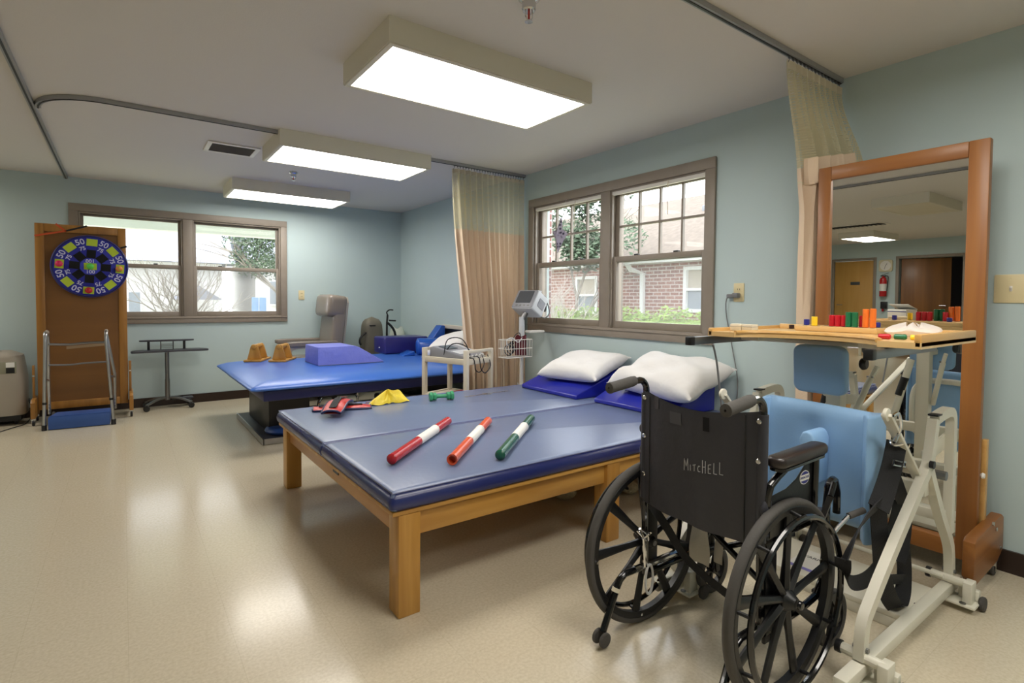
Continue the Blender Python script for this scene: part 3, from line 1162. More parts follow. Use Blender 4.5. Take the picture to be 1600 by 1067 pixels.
obj('body', MB().box(-.05, .04, -.06, .06, 0, .16), 'black', t, bevel=.012)
obj('nozzle', MB().cyl((.0, .02, -.06), (.0, .02, 0), .02), 'red', t)

# desk with a carton at the far side of the room, seen only in the mirror
o = (-6.5, 4.0, 0)
t = thing('writing_desk', 'pale desk far across the room, seen in the mirror', 'desk', o)
obj('desk_top', MB(o).box(-6.85, -6.15, 3.3, 4.7, .72, .75), 'maple', t, bevel=.004)
for (x, y) in ((-6.82, 3.33), (-6.22, 3.33), (-6.82, 4.63), (-6.22, 4.63)):
    obj('leg', MB(o).box(x, x + .045, y, y + .045, 0, .72), 'cream', t, bevel=.003)
obj('modesty_panel', MB(o).box(-6.80, -6.78, 3.4, 4.6, .30, .70), 'cream', t)
t = thing('paper_carton', 'white carton with open lid on the desk, seen in the mirror', 'box', (-6.45, 4.02, .751), math.radians(20))
obj('carton_body', MB().box(-.14, .14, -.19, .19, 0, .20), 'paper', t, bevel=.004)
obj('lid', MB().beam((-.14, 0, .20), (.10, 0, .30), .40, .006), 'paper', t)
obj('stripe', MB().box(.1405, .1415, -.19, .19, .15, .165), 'badge_blue', t)

# ================================================================== MAT TABLE (oak platform with slate-blue mat)
MX0, MX1, MY0, MY1 = .790, 3.19, 1.838, 3.655
o = ((MX0 + MX1) / 2, (MY0 + MY1) / 2, 0)
mt = thing('mat_table', 'wide oak therapy platform table with slate-blue vinyl mat', 'table', o)
LG = .092
lx = [MX0 + .036, 1.938, MX1 - .036 - LG]
for yy in (MY0 + .012, MY1 - .012 - LG):
    for x in lx:
        obj('leg', MB(o).box(x, x + LG, yy, yy + LG, 0, .398), 'oakz', mt, bevel=.006)
zr0, zr1 = .300, .398
for y in (MY0 + .032, MY1 - .032 - .03):
    obj('rail', MB(o).box(lx[0] + LG, lx[1], y, y + .03, zr0, zr1), 'oak', mt, bevel=.002)
    obj('rail', MB(o).box(lx[1] + LG, lx[2], y, y + .03, zr0, zr1), 'oak', mt, bevel=.002)
for x in (lx[0] + .02, lx[2] + LG - .05):
    obj('rail', MB(o).box(x, x + .03, MY0 + .012 + LG, MY1 - .012 - LG, zr0, zr1), 'oaky', mt, bevel=.002)
obj('deck', MB(o).box(MX0 + .012, MX1 - .012, MY0 + .010, MY1 - .010, .398, .414), 'oak', mt, bevel=.002)
obj('maker_plate', MB(o).box(lx[0] + .0165, lx[0] + .0205, 2.60, 2.68, .345, .375), 'sign', mt)
YS = 2.70


def mat_slab(y0, y1):
    """soft slab: flat top with rolled edges"""
    mb = MB(o)
    prof = [(0.012, .416), (0.0, .428), (-.004, .45), (.002, .472), (.014, .486), (.035, .4915)]
    def ring(ins, z):
        r = .02
        x0, x1, a, b = MX0 + ins, MX1 - ins, y0 + ins, y1 - ins
        pts = []
        for cx, cy, a0 in ((x1 - r, b - r, 0), (x0 + r, b - r, 90), (x0 + r, a + r, 180), (x1 - r, a + r, 270)):
            for i in range(5):
                t = math.radians(a0 + 22.5 * i)
                pts.append((cx + r * math.cos(t), cy + r * math.sin(t), z))
        return pts
    rings = [ring(i, z) for i, z in prof]
    n = len(rings[0])
    vs_ = [p for r in rings for p in r]
    fs = []
    for k in range(len(rings) - 1):
        for i in range(n):
            fs.append((k * n + i, k * n + (i + 1) % n, (k + 1) * n + (i + 1) % n, (k + 1) * n + i))
    fs.append(tuple(range(n - 1, -1, -1)))
    fs.append(tuple(range((len(rings) - 1) * n, len(rings) * n)))
    mb.add(vs_, fs)
    return mb


for (a, b) in ((MY0, YS + .0005), (YS - .0005, MY1)):
    m = obj('mat', mat_slab(a, b), 'mat_grey', mt, smooth=50, label='slate-blue vinyl mat section')
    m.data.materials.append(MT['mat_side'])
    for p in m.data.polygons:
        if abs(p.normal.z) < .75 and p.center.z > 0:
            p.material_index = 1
    pts = [(MX0 + .012, a + .012, .4875), (MX1 - .012, a + .012, .4875), (MX1 - .012, b - .012, .4875), (MX0 + .012, b - .012, .4875)]
    # seam bead around the top edge
    obj('seam', MB(o).tube(pts, .0035, 6, closed=True), 'piping', m)
MATZ = .4915


# ------------------------------------------------------------------ weighted rods on the mat
def rod(p, q, mat, label, hollow):
    p, q = vec((p[0], p[1], 0)), vec((q[0], q[1], 0))
    L = (q - p).length
    ang = math.atan2((q - p).y, (q - p).x)
    r = .0235
    t = thing('exercise_rod', label, 'exercise rod', (p.x, p.y, MATZ + r + .003), ang, 'exercise rods on the mat')
    ax = rot3('Y', 90)
    cap = [(0, -.012), (.012, -.010), (.02, -.004), (r, 0)] if not hollow else [(r - .005, 0), (r, .0)]
    if hollow:
        obj('tube_end', MB().lathe([(.0, .03), (r - .007, .03), (r - .007, 0.0), (r + .001, -.001), (r + .001, .012), (r, .012), (r, L * .42), (0, L * .42)], n=20, mat=ax), mat, t)
    else:
        obj('tube_end', MB().lathe(cap + [(r, L * .40), (0, L * .40)], n=20, mat=ax), mat, t)
    obj('label_band', MB().lathe([(0, L * .40), (r + .0004, L * .40), (r + .0004, L * .71), (0, L * .71)], n=20, mat=ax), 'paper', t)
    obj('tube_end', MB().lathe([(0, L * .71), (r, L * .71), (r, L - .006), (r - .006, L), (0, L)], n=20, mat=ax), mat, t)
    obj('collar', MB().lathe([(r, L * .705), (r + .0015, L * .705), (r + .0015, L * .72), (r, L * .72)], n=20, mat=ax), 'white', t)
    return t


rod((.934, 2.165), (1.500, 2.680), 'red', 'red and white exercise rod lying leftmost on the mat', False)
rod((1.146, 2.010), (1.690, 2.550), 'orangered', 'orange and white exercise rod between the red and green rods', True)
rod((1.357, 1.950), (1.935, 2.462), 'dkgreen', 'green and white exercise rod lying rightmost on the mat', False)

# ------------------------------------------------------------------ ankle weights, band, dumbbell, ruler


def ankle_weight(loc, rz, L, W, label, bulge, z0):
    t = thing('ankle_weight', label, 'ankle weight', (loc[0], loc[1], MATZ + z0), rz, 'red ankle weights on the mat')
    def zf(u):
        return bulge * math.sin(PI * u) ** 1.5
    def top(u, v):
        x = (u - .5) * L
        y = (v - .5) * W * (1 - .12 * (abs(2 * u - 1) ** 4))
        return Vector((x, y, .008 + zf(u) + .016 * math.sin(PI * v) ** .5 * (0.5 + .5 * abs(math.cos(2.5 * PI * u)))))
    def bot(u, v):
        x = (u - .5) * L
        y = (v - .5) * W * (1 - .12 * (abs(2 * u - 1) ** 4))
        return Vector((x, y, .002 + zf(u)))
    mb = MB().grid(top, 22, 9).grid(bot, 22, 2)
    obj('pad', mb, 'redvinyl', t, smooth=60)
    edge = [top(i / 20, 0) for i in range(21)] + [top(1, j / 6) for j in range(1, 7)] + [top(1 - i / 20, 1) for i in range(1, 21)] + [top(0, 1 - j / 6) for j in range(1, 6)]
    obj('binding', MB().tube([p + Vector((0, 0, -.003)) for p in edge], .0065, 6, closed=True), 'navy', t)
    obj('strap', MB().ribbon([top(.1 + .75 * i / 12, .5) + Vector((0, 0, .006 + .004 * math.sin(i))) for i in range(13)], W * .34, .005, (0, 1, 0)), 'webbing', t)
    obj('buckle', MB().tube([(L * .42, -.02, zf(.92) + .03), (L * .42 + .02, -.02, zf(.95) + .035), (L * .42 + .02, .02, zf(.95) + .035), (L * .42, .02, zf(.92) + .03)], .003, 6, closed=True), 'chrome', t)
    return t


ankle_weight((1.15, 3.46), math.radians(-16), .36, .11, 'red ankle weight underneath, pointing right on the mat', .004, .001)
ankle_weight((1.105, 3.40), math.radians(60), .40, .125, 'red ankle weight with black strap lying on top of another', .030, .026)

mb = MB((1.49, 3.49, MATZ))


def bandf(u, v):
    a = 2 * PI * u
    r = .002 + v * .088
    s = (1 + .35 * math.cos(2 * a) + .18 * math.cos(3 * a + 1))
    x, y = 1.2 * r * s * math.cos(a), .75 * r * s * math.sin(a)
    z = .075 * (1 - v) ** .7 * (1 + .25 * math.cos(7 * a)) * (1 if v < .98 else .5) + .004 + .006 * math.sin(9 * a) * v
    z += .03 * math.exp(-((x - .085) ** 2 + (y - .01) ** 2) / .001)
    return Vector((1.475 + x, 3.49 + y, MATZ + max(z, .003)))


mb.grid(bandf, 48, 12, cu=True)
o2 = obj('resistance_band', mb, 'yellowband', smooth=60, at_o=True)
tag(o2, 'crumpled yellow resistance band lying on the slate-blue mat', 'resistance band')

t = thing('dumbbell', 'small mint green hand dumbbell with hexagonal ends on the mat', 'dumbbell', (1.835, 3.375, MATZ), math.radians(-14))
for s in (-1, 1):
    for k, (x, r) in enumerate(((.038, .030), (.064, .034))):
        hd = MB()
        pts = [((r) * math.cos(PI / 6 + PI / 3 * i), (r) * math.sin(PI / 6 + PI / 3 * i)) for i in range(6)]
        hd.prism(pts, lambda a, b, c: Vector((c * s, a, b + .030)), x, x + .024)
        obj('hex_end', hd, 'mint', t, bevel=.005)
obj('grip', MB().cyl((-.06, 0, .030), (.06, 0, .030), .014, n=14), 'mint', t)

t = thing('goniometer', 'clear plastic goniometer ruler lying on the far edge of the mat', 'goniometer', (2.24, 3.40, MATZ), math.radians(3))
obj('arm', MB().box(-.20, .02, -.016, .016, .001, .004), 'clearplastic', t)
obj('arm', MB().box(.0, .21, -.014, .016, .004, .007), 'clearplastic', t)
obj('dial', MB().lathe([(.0, .001), (.04, .001), (.04, .006), (0, .006)], n=24), 'clearplastic', t)
obj('rivet', MB().cyl((0, 0, .004), (0, 0, .010), .005), 'chrome', t)


# ------------------------------------------------------------------ wedges and pillows
def wedge(x0, x1, y0, y1, h0, h1, label):
    o = ((x0 + x1) / 2, (y0 + y1) / 2, MATZ)
    z = MATZ + .001
    prof = [(x0, z), (x1, z), (x1, z + h1), (x0 + .0, z + h0)]
    t = thing('foam_wedge', label, 'foam wedge', o, 0, 'ultramarine wedges on the mat')
    mb = MB(o).prism(prof, lambda a, b, c: Vector((a, c, b)), y0, y1)
    w = obj('foam_body', mb, 'wedgeblue', t, bevel=.010, seg=3)
    edge = [(x0 + .01, y0 + .003, z + h0 - .002), (x1 - .01, y0 + .003, z + h1 - .004)]
    obj('seam', MB(o).tube(edge, .003, 5), 'wedgeblue', t)
    obj('seam', MB(o).tube([(p[0], y1 - .003, p[2]) for p in edge], .003, 5), 'wedgeblue', t)
    return t


wedge(2.645, 3.165, 2.845, 3.50, .030, .205, 'ultramarine foam wedge at the far end of the mat')
wedge(2.69, 3.165, 2.06, 2.71, .030, .215, 'ultramarine foam wedge nearer the wheelchair')


def pillow(loc, size, rot, label, crumple, seed):
    rnd = random.Random(seed)
    ph = [rnd.uniform(0, 6) for _ in range(6)]
    L, W, T = size
    t = thing('bed_pillow', label, 'pillow', loc, 0, 'white pillows')
    m = rot

    def surf(sgn):
        def fn(u, v):
            a, b = 2 * u - 1, 2 * v - 1
            pin = 1 - .10 * (1 - (abs(a) ** 2)) * (abs(b) ** 6)
            pin2 = 1 - .10 * (1 - (abs(b) ** 2)) * (abs(a) ** 6)
            e = max(0, (1 - a ** 4)) ** .5 * max(0, (1 - b ** 4)) ** .5
            z = sgn * T / 2 * e
            z += e * crumple * (math.sin(5 * a + ph[0] + 2 * b) * math.sin(4 * b + ph[1]) + .6 * math.sin(9 * a - 5 * b + ph[2]) * .5)
            if sgn < 0:
                z *= .75
            return m @ Vector((a * L / 2 * pin2, b * W / 2 * pin, z))
        return fn
    mb = MB().grid(surf(1), 30, 24).grid(surf(-1), 30, 24)
    obj('pillow_body', mb, 'pillow', t, smooth=80, weld=True)
    # closed hem along one short end
    f = surf(1)
    obj('hem', MB().tube([f(.995, j / 14) for j in range(15)], .004, 5), 'pillow', t)
    return t


pillow((2.955, 3.105, .690), (.46, .62, .16), rot3('Y', -18) @ rot3('Z', 6), 'plump white pillow on the far wedge below the window', .006, 3)
pillow((2.965, 2.285, .705), (.48, .72, .21), rot3('Y', -19) @ rot3('Z', -3), 'crumpled white pillow on the wedge behind the wheelchair', .018, 5)

# fleece-covered leg rest stored under the mat table
t = thing('leg_rest', 'wheelchair leg rest with cream fleece pad under the mat table', 'leg rest', (2.16, 2.42, 0))
mb = MB().sphere((0, 0, .072), .072, 20, 12, sc=(1.0, 1.1, .95))
for v in mb.v:
    k = 1 + .10 * math.sin(37 * v.x + 3) * math.sin(31 * v.y) + .08 * math.sin(43 * v.z + 1)
    v.xy *= k
obj('fleece_pad', mb, 'fleece', t, smooth=80)
obj('tube', MB().tube([(.02, -.04, .09), (.16, -.10, .12), (.30, -.16, .10), (.38, -.20, .03)], .012, 8), 'blackgloss', t)
obj('bracket', MB().box(.12, .20, -.16, -.08, .09, .16), 'black', t, bevel=.01)
obj('bracket', MB().box(.27, .33, -.2, -.12, .07, .15), 'black', t, bevel=.01)
obj('fleece_pad', MB().sphere((.40, -.17, .045), .05, 14, 9, sc=(1.2, 1, .8)), 'fleece', t)

# ================================================================== WHEELCHAIR (local: +x forward, +y its left)
WC = thing('wheelchair', 'black folding wheelchair with MITCHELL written on its back', 'wheelchair', (1.595, 1.065, 0), math.radians(-1.0))
RW = .305
AXY = rot3('X', 90)      # local z -> -y


def big_wheel(side):
    """side +1 = left, -1 = right; outer face looks towards side*y"""
    yc = side * .255
    rim = MB()
    prof = [(.262, -.011), (.282, -.014), (.288, -.010), (.288, .010), (.282, .014), (.262, .011)]
    n = 56
    vs_ = []
    for i in range(n):
        t = 2 * PI * i / n
        for (r, w) in prof:
            vs_.append((r * math.cos(t), yc + w, RW + r * math.sin(t)))
    k = len(prof)
    fs = [(i * k + j, i * k + (j + 1) % k, ((i + 1) % n) * k + (j + 1) % k, ((i + 1) % n) * k + j) for i in range(n) for j in range(k)]
    rim.add(vs_, fs)
    wheel = obj('wheel', rim, 'black', WC, smooth=40)
    obj('tire', MB().lathe([(.284, -.012), (.293, -.016), (.301, -.013), (.305, -.005), (.305, .005), (.301, .013), (.293, .016), (.284, .012)], (0, yc, RW), 64, AXY, ring=True), 'rubber', wheel, smooth=60)
    obj('hub', MB().lathe([(0, -.045), (.016, -.045), (.022, -.03), (.034, -.014), (.034, .014), (.022, .03), (.016, .04), (0, .04)], (0, yc, RW), 20, AXY), 'black', wheel)
    obj('hub_cap', MB().lathe([(0, .012), (.010, .011), (.014, .004), (.014, 0)], (0, yc + side * .046, RW), 14, rot3('X', -90 * side)), 'blackgloss', wheel)
    for i in range(9):
        a = 2 * PI * i / 9 + (.10 if side < 0 else .32)
        d = Vector((math.cos(a), 0, math.sin(a)))
        p = Vector((-math.sin(a), 0, math.cos(a)))
        c = Vector((0, yc, RW))
        sp = MB()
        pts = []
        for (r, w, h) in ((.026, .011, .017), (.12, .012, .011), (.266, .019, .008)):
            for (x, y) in ((-1, -.35), (-.25, -1), (.25, -1), (1, -.35), (1, .35), (.25, 1), (-.25, 1), (-1, .35)):
                pts.append(c + d * r + p * (x * w) + Vector((0, y * h, 0)))
        fs = []
        for q in range(2):
            for j in range(8):
                fs.append((q * 8 + j, q * 8 + (j + 1) % 8, (q + 1) * 8 + (j + 1) % 8, (q + 1) * 8 + j))
        fs += [tuple(range(7, -1, -1)), tuple(range(16, 24))]
        sp.add(pts, fs)
        obj('spoke', sp, 'black', wheel, smooth=30)
    yr = yc + side * .048
    obj('hand_rim', MB().torus((0, yr, RW), .262, .0095, AXY, 60, 8), 'blackgloss', wheel)
    for i in range(9):
        a = 2 * PI * i / 9 + (.10 if side < 0 else .32) + .06
        q = Vector((math.cos(a), 0, math.sin(a)))
        obj('rim_stud', MB().cyl(Vector((0, yc + side * .008, RW)) + q * .272, Vector((0, yr, RW)) + q * .264, .006, n=8), 'black', wheel)
        if i % 2 == 0:
            obj('bolt', MB().cyl(Vector((0, yc - side * .014, RW)) + q * .272, Vector((0, yc - side * .018, RW)) + q * .272, .005, n=8), 'chrome', wheel)
    wheel.location.x = .035 if side < 0 else .0
    return wheel


big_wheel(1)
big_wheel(-1)
HB = .224       # half distance between back posts
xb = -.05


def arc_pts(c, r, a0, a1, ax, ay, n=6):
    return [Vector(c) + r * (math.cos(math.radians(a0 + (a1 - a0) * i / n)) * Vector(ax) + math.sin(math.radians(a0 + (a1 - a0) * i / n)) * Vector(ay)) for i in range(n + 1)]


for s in (1, -1):
    y = s * HB
    post = [(xb + .01, y, .20), (xb, y, .50), (xb, y, .885)] + arc_pts((xb - .04, y, .885), .04, 0, 80, (1, 0, 0), (0, 0, 1)) + [(xb - .09, y, .922)]
    obj('back_post', MB().tube(post, .012, 10), 'blackgloss', WC)
    grip = obj('push_grip', MB().lathe([(0, 0), (.013, 0), (.017, .004), (.019, .02), (.0185, .115), (.020, .125), (.019, .132), (.004, .134), (.003, .128), (0, .128)], (xb - .060, y, .925), 16, Matrix(((0, 0, -.992), (0, 1, 0), (1, 0, -.125)))), 'rubber', WC)
    # frame tubes
    obj('seat_rail', MB().tube([(xb, y, .485), (.36, y, .485)], .012, 10), 'blackgloss', WC)
    obj('lower_rail', MB().tube([(xb + .01, y, .20), (.20, y, .20), (.30, y, .215), (.345, y, .26), (.36, y, .36)], .0115, 10), 'blackgloss', WC)
    obj('front_post', MB().tube([(.36, y, .22), (.36, y, .50), (.37, y, .56)] + arc_pts((.40, y, .565), .03, 180, 60, (1, 0, 0), (0, 0, 1)) + [(.435, y, .545), (.437, y, .47)], .0125, 10), 'blackgloss', WC)
    obj('axle_plate', MB().box(-.03, .03, y + s * .006 - .004, y + s * .006 + .008, .17, .50), 'black', WC, bevel=.004)
    obj('axle', MB().cyl((.0 if s > 0 else .035, y - s * .01, RW), (.0 if s > 0 else .035, s * .255, RW), .010), 'steel', WC)
    # armrest
    ya = s * .250
    padp = MB()
    pts = [(-.055, .0), (-.03, .016), (.10, .022), (.235, .026), (.262, .018), (.27, .0), (.262, -.018), (.20, -.022), (-.03, -.020)]
    prof_ = rrect(.295, .060, .027, 5)
    padp.prism(prof_, lambda a, b, c: Vector((a + .11, ya + b, .715 + c + .025 * (a + .16))), 0, .034)
    obj('armrest_pad', padp, M('dark_brown_vinyl_pad_%d' % (s + 1), '#2A2220', 0.3), WC, bevel=.012, seg=3)
    obj('armrest_plate', MB().prism(rrect(.275, .048, .022, 5), lambda a, b, c: Vector((a + .11, ya + b, .706 + c + .025 * (a + .16))), 0, .008), 'blackgloss', WC)
    obj('arm_tube', MB().tube([(-.045, s * .236, .56), (-.045, s * .240, .63), (-.04, s * .246, .665), (-.005, ya, .69), (.03, ya, .703)], .011, 10), 'blackgloss', WC)
    obj('arm_post', MB().tube([(.225, s * .245, .50), (.225, s * .248, .71)], .0115, 10), 'blackgloss', WC)
    sp = obj('side_panel', MB().prism([(-.03, .50), (.215, .50), (.215, .695), (.17, .69), (.12, .655), (.06, .635), (-.03, .628)], lambda a, b, c: Vector((a, s * c, b)), .238, .243), 'black', WC, bevel=.002)
    if s < 0:
        px, pz = .165, .652
        ell = [(.030 * math.cos(2 * PI * i / 24), .022 * math.sin(2 * PI * i / 24)) for i in range(24)]
        bd = obj('badge', MB().prism(ell, lambda a, b, c: Vector((px + a, -.243 - c, pz + b)), 0, .0015), 'white', sp, smooth=0, label='small oval white and blue maker badge')
        ell2 = [(.027 * math.cos(2 * PI * i / 24), .0195 * math.sin(2 * PI * i / 24)) for i in range(24)]
        # blue fields above and below the white name band
        up_ = [p for p in ell2 if p[1] > .006]
        dn_ = [p for p in ell2 if p[1] < -.006]
        for fld in (up_, dn_):
            ym_ = sum(q[1] for q in fld) / len(fld)
            fld = sorted(fld, key=lambda p: math.atan2(p[1] - ym_, p[0]))
            mfield = MB().prism(fld, lambda a, b, c: Vector((px + a, -.2445 - c, pz + b)), 0, .0006)
            f = obj('badge_field', mfield, 'badge_blue', sp, smooth=0)
        text_obj('badge_name', 'INVACARE', .0115, 'badge_blue', sp, frame_mtx((px, -.2449, pz), (1, 0, 0), (0, 0, 1)), .0003)
    # caster
    cx = .415 if s < 0 else .375
    f = obj('caster_fork', MB().cyl((.36, y, .20), (.36, y, .27), .017).tube([(.36, y - .026, .205), (cx - .01, y - .026, .15), (cx, y - .026, .10)], 0, rect=(.022, .007), up=(0, 1, 0)).tube([(.36, y + .026, .205), (cx - .01, y + .026, .15), (cx, y + .026, .10)], 0, rect=(.022, .007), up=(0, 1, 0)).box(.335, .385, y - .03, y + .03, .203, .213), 'black', WC)
    cw = obj('caster_wheel', MB().lathe([(.068, -.012), (.074, -.012), (.074, .012), (.068, .012)], (cx, y, .10), 36, AXY, ring=True).lathe([(0, -.016), (.016, -.016), (.016, .016), (0, .016)], (cx, y, .10), 14, AXY), 'black', WC)
    obj('caster_tire', MB().lathe([(.072, -.011), (.082, -.015), (.095, -.012), (.10, -.004), (.10, .004), (.095, .012), (.082, .015), (.072, .011)], (cx, y, .10), 40, AXY, ring=True), 'rubber', cw, smooth=60)
    for i in range(6):
        a = 2 * PI * i / 6 + .3
        q = Vector((math.cos(a), 0, math.sin(a)))
        obj('caster_spoke', MB().beam(Vector((cx, y, .10)) + q * .012, Vector((cx, y, .10)) + q * .07, .010, .012, (0, 1, 0)), 'black', cw)
    # anti-tip bar: chrome stub, black drop tube, two small wheels
    obj('anti_tip_tube', MB().tube([(.17, y, .2305), (-.10, y, .2300)], .0125, 10), 'chrome', WC)
    bar = obj('anti_tip_bar', MB().tube([(-.09, y, .23), (-.15, y, .23), (-.175, y, .215), (-.19, y, .19), (-.255, y, .055)], .0125, 10), 'blackgloss', WC)
    obj('spring_clip', MB().lathe([(.0128, 0), (.0145, 0), (.0145, .014), (.0128, .014)], (-.197, y, .178), 14, rot3('Y', 26)), 'net_tape', bar)
    for w in (-1, 1):
        obj('anti_tip_wheel', MB().lathe([(0, -.006), (.022, -.006), (.026, -.003), (.026, .003), (.022, .006), (0, .006)], (-.262, y + w * .017, .034), 18, AXY), 'rubber', bar)
    # snaps on the upholstery sleeve
    for z in ((.86, .72, .58) if s > 0 else (.855, .735)):
        obj('snap', MB().lathe([(0, .004), (.006, .004), (.009, .001), (.009, 0)], (xb - .014, s * (HB - .004), z), 12, rot3('Y', -90)), 'chrome', WC)
    # wheel lock
    obj('wheel_lock', MB().beam((.27, s * .245, .47), (.33, s * .250, .56), .006, .018, (0, 1, 0)).cyl((.33, s * .25, .56), (.355, s * .25, .60), .009), 'blackgloss', WC)


def backf(u, z, off=0.0):
    """upholstery surface: u 0 (left, +y) .. 1 (right)"""
    y = HB - 2 * HB * u
    k = math.sin(PI * u)
    sag = .030 * k * (.4 + .6 * (z - .45) / .45)
    fold = .006 * math.sin(5 * PI * u + 3 * z) * k
    return Vector((xb - .012 - sag + fold * (1 - (z - .45) / .5) - off, y, z))


mb = MB().grid(lambda u, v: backf(u, (.885 - .030 * math.sin(PI * u)) * (1 - v) + v * (.478 - .012 * math.sin(PI * u))), 34, 22)
n0 = len(mb.v)
mb.grid(lambda u, v: backf(u, (.885 - .030 * math.sin(PI * u)) * (1 - v) + v * (.478 - .012 * math.sin(PI * u))) + Vector((.008, 0, 0)), 34, 22)
back = obj('back_sling', mb, 'nylon', WC, smooth=70, label='black nylon back sling with hand-lettered name')
for s in (1, -1):
    u0 = .0 if s > 0 else 1.0
    obj('sleeve', MB().tube([(xb, s * HB, .49), (xb, s * HB, .875)], .0165, 12), 'nylon', WC)
    uu = .075 if s > 0 else .905
    obj('stitch_welt', MB().tube([backf(uu, .48 + .39 * i / 10, .001) for i in range(11)], .0022, 5), 'black', back)


def patch(name, u0, u1, z0, z1, mat, off=.0015):
    mbp = MB().grid(lambda u, v: backf(u0 + (u1 - u0) * u, z0 + (z1 - z0) * v, off), 8, 6)
    return obj(name, mbp, mat, back, smooth=70)


patch('tape_square', .30, .41, .795, .835, 'tape_clear')
patch('velcro_tab', .60, .65, .795, .84, 'dart_black')
patch('worn_tab', .135, .18, .83, .875, 'tape_clear')
# hand-lettered name: strokes in a unit box per letter
LET = {'M': [[(0, 0), (.1, 1), (.45, .35), (.8, 1.05), (.85, .05)]], 'I': [[(.3, .1), (.3, .85)]],
       'T': [[(.0, .85), (.8, .95)], [(.4, .9), (.4, .12)]], 'C': [[(.75, .8), (.35, .85), (.1, .5), (.3, .12), (.8, .15)]],
       'H': [[(.1, .0), (.1, 1.05)], [(.7, .0), (.72, 1.0)], [(.1, .5), (.7, .52)]],
       'E': [[(.75, .95), (.1, .9), (.1, .05), (.75, .05)], [(.1, .5), (.6, .52)]], 'L': [[(.15, 1.0), (.12, .05), (.8, .02)]]}
widths = [.021, .010, .014, .014, .016, .014, .015, .017]
hts = [.040, .026, .026, .026, .040, .032, .036, .040]
ypos = .030
for ch, w, hh in zip('MITCHELL', widths, hts):
    mbs = MB()
    for st in LET[ch]:
        path = []
        for (a, b) in st:
            yy = ypos - a * w
            z = .646 + b * hh + (.030 - yy) * .14
            path.append(backf((HB - yy) / (2 * HB), z, .0016))
        dense = []
        for i in range(len(path) - 1):
            for j in range(4):
                dense.append(path[i].lerp(path[i + 1], j / 4))
        dense.append(path[-1])
        mbs.tube(dense, .0011, 5)
    obj('letter', mbs, 'chalk', back, smooth=60)
    ypos -= w + .0035
obj('seat_sling', MB().grid(lambda u, v: Vector((-.04 + .42 * v, (HB - .01) * (1 - 2 * u), .497 - .025 * math.sin(PI * u))), 12, 8).grid(lambda u, v: Vector((-.04 + .42 * v, (HB - .01) * (1 - 2 * u), .489 - .025 * math.sin(PI * u))), 12, 8), 'nylon', WC, smooth=60)
obj('cross_brace', MB().cyl((.12, HB, .47), (.14, -HB, .21), .011), 'blackgloss', WC)
obj('cross_brace', MB().cyl((.14, -HB, .47), (.16, HB, .21), .011), 'blackgloss', WC)
obj('hanging_belt', MB().ribbon(smooth_path([(-.055, .19, .475), (-.02, .15, .40), (.0, .08, .31), (.005, -.02, .265), (.0, -.12, .25), (-.02, -.21, .30)]), .030, .003, (0, .2, 1)), 'webbing', WC, smooth=60)
tagm = MB().grid(lambda u, v: Vector((.10 + .010 * math.sin(6 * v + 3 * u), .13 - .075 * u, .465 - .215 * v)), 8, 10)
obj('canvas_tag', tagm, M('off_white_canvas', '#C9C4B8', .9, bump=.3, bscale=80), WC, smooth=70)
obj('canvas_tag', MB().grid(lambda u, v: Vector((.14 + .008 * math.sin(5 * v), .055 - .035 * u, .465 - .20 * v)), 5, 8), M('off_white_canvas_back', '#B9B3A6', .9), WC, smooth=70)
# chrome clasp hardware and clear loop at the left axle
for k, (a, b) in enumerate((((-.06, .215, .34), (-.055, .21, .235)), ((-.075, .235, .365), (-.06, .215, .34)), ((-.05, .190, .37), (-.06, .215, .34)), ((-.09, .21, .385), (-.06, .215, .34)))):
    obj('clasp_wire', MB().cyl(a, b, .0045 if k else .008, n=8), 'chrome', WC)
obj('clasp_ring', MB().torus((-.065, .21, .352), .020, .003, rot3('Y', 70), 20, 6), 'chrome', WC)
obj('tie_loop', MB().tube([Vector((-.04, .205, .185)) + Vector((.020 * math.cos(2 * PI * i / 20), 0, .055 * math.sin(2 * PI * i / 20))) for i in range(20)], .005, 6, closed=True), 'cable_white', WC)
obj('strap_knot', MB().sphere((-.045, -.236, .60), .017, 12, 8, sc=(1.3, .7, 1.9), mat=rot3('Y', 25)), 'nylon', WC, smooth=70)
obj('brake_lever_tip', MB().cyl((.44, -.262, .47), (.50, -.285, .485), .011, n=12), 'rubber', WC)
obj('brake_lever', MB().tube([(.36, -.235, .40), (.40, -.25, .44), (.44, -.262, .47)], .007, 8), 'chrome', WC)

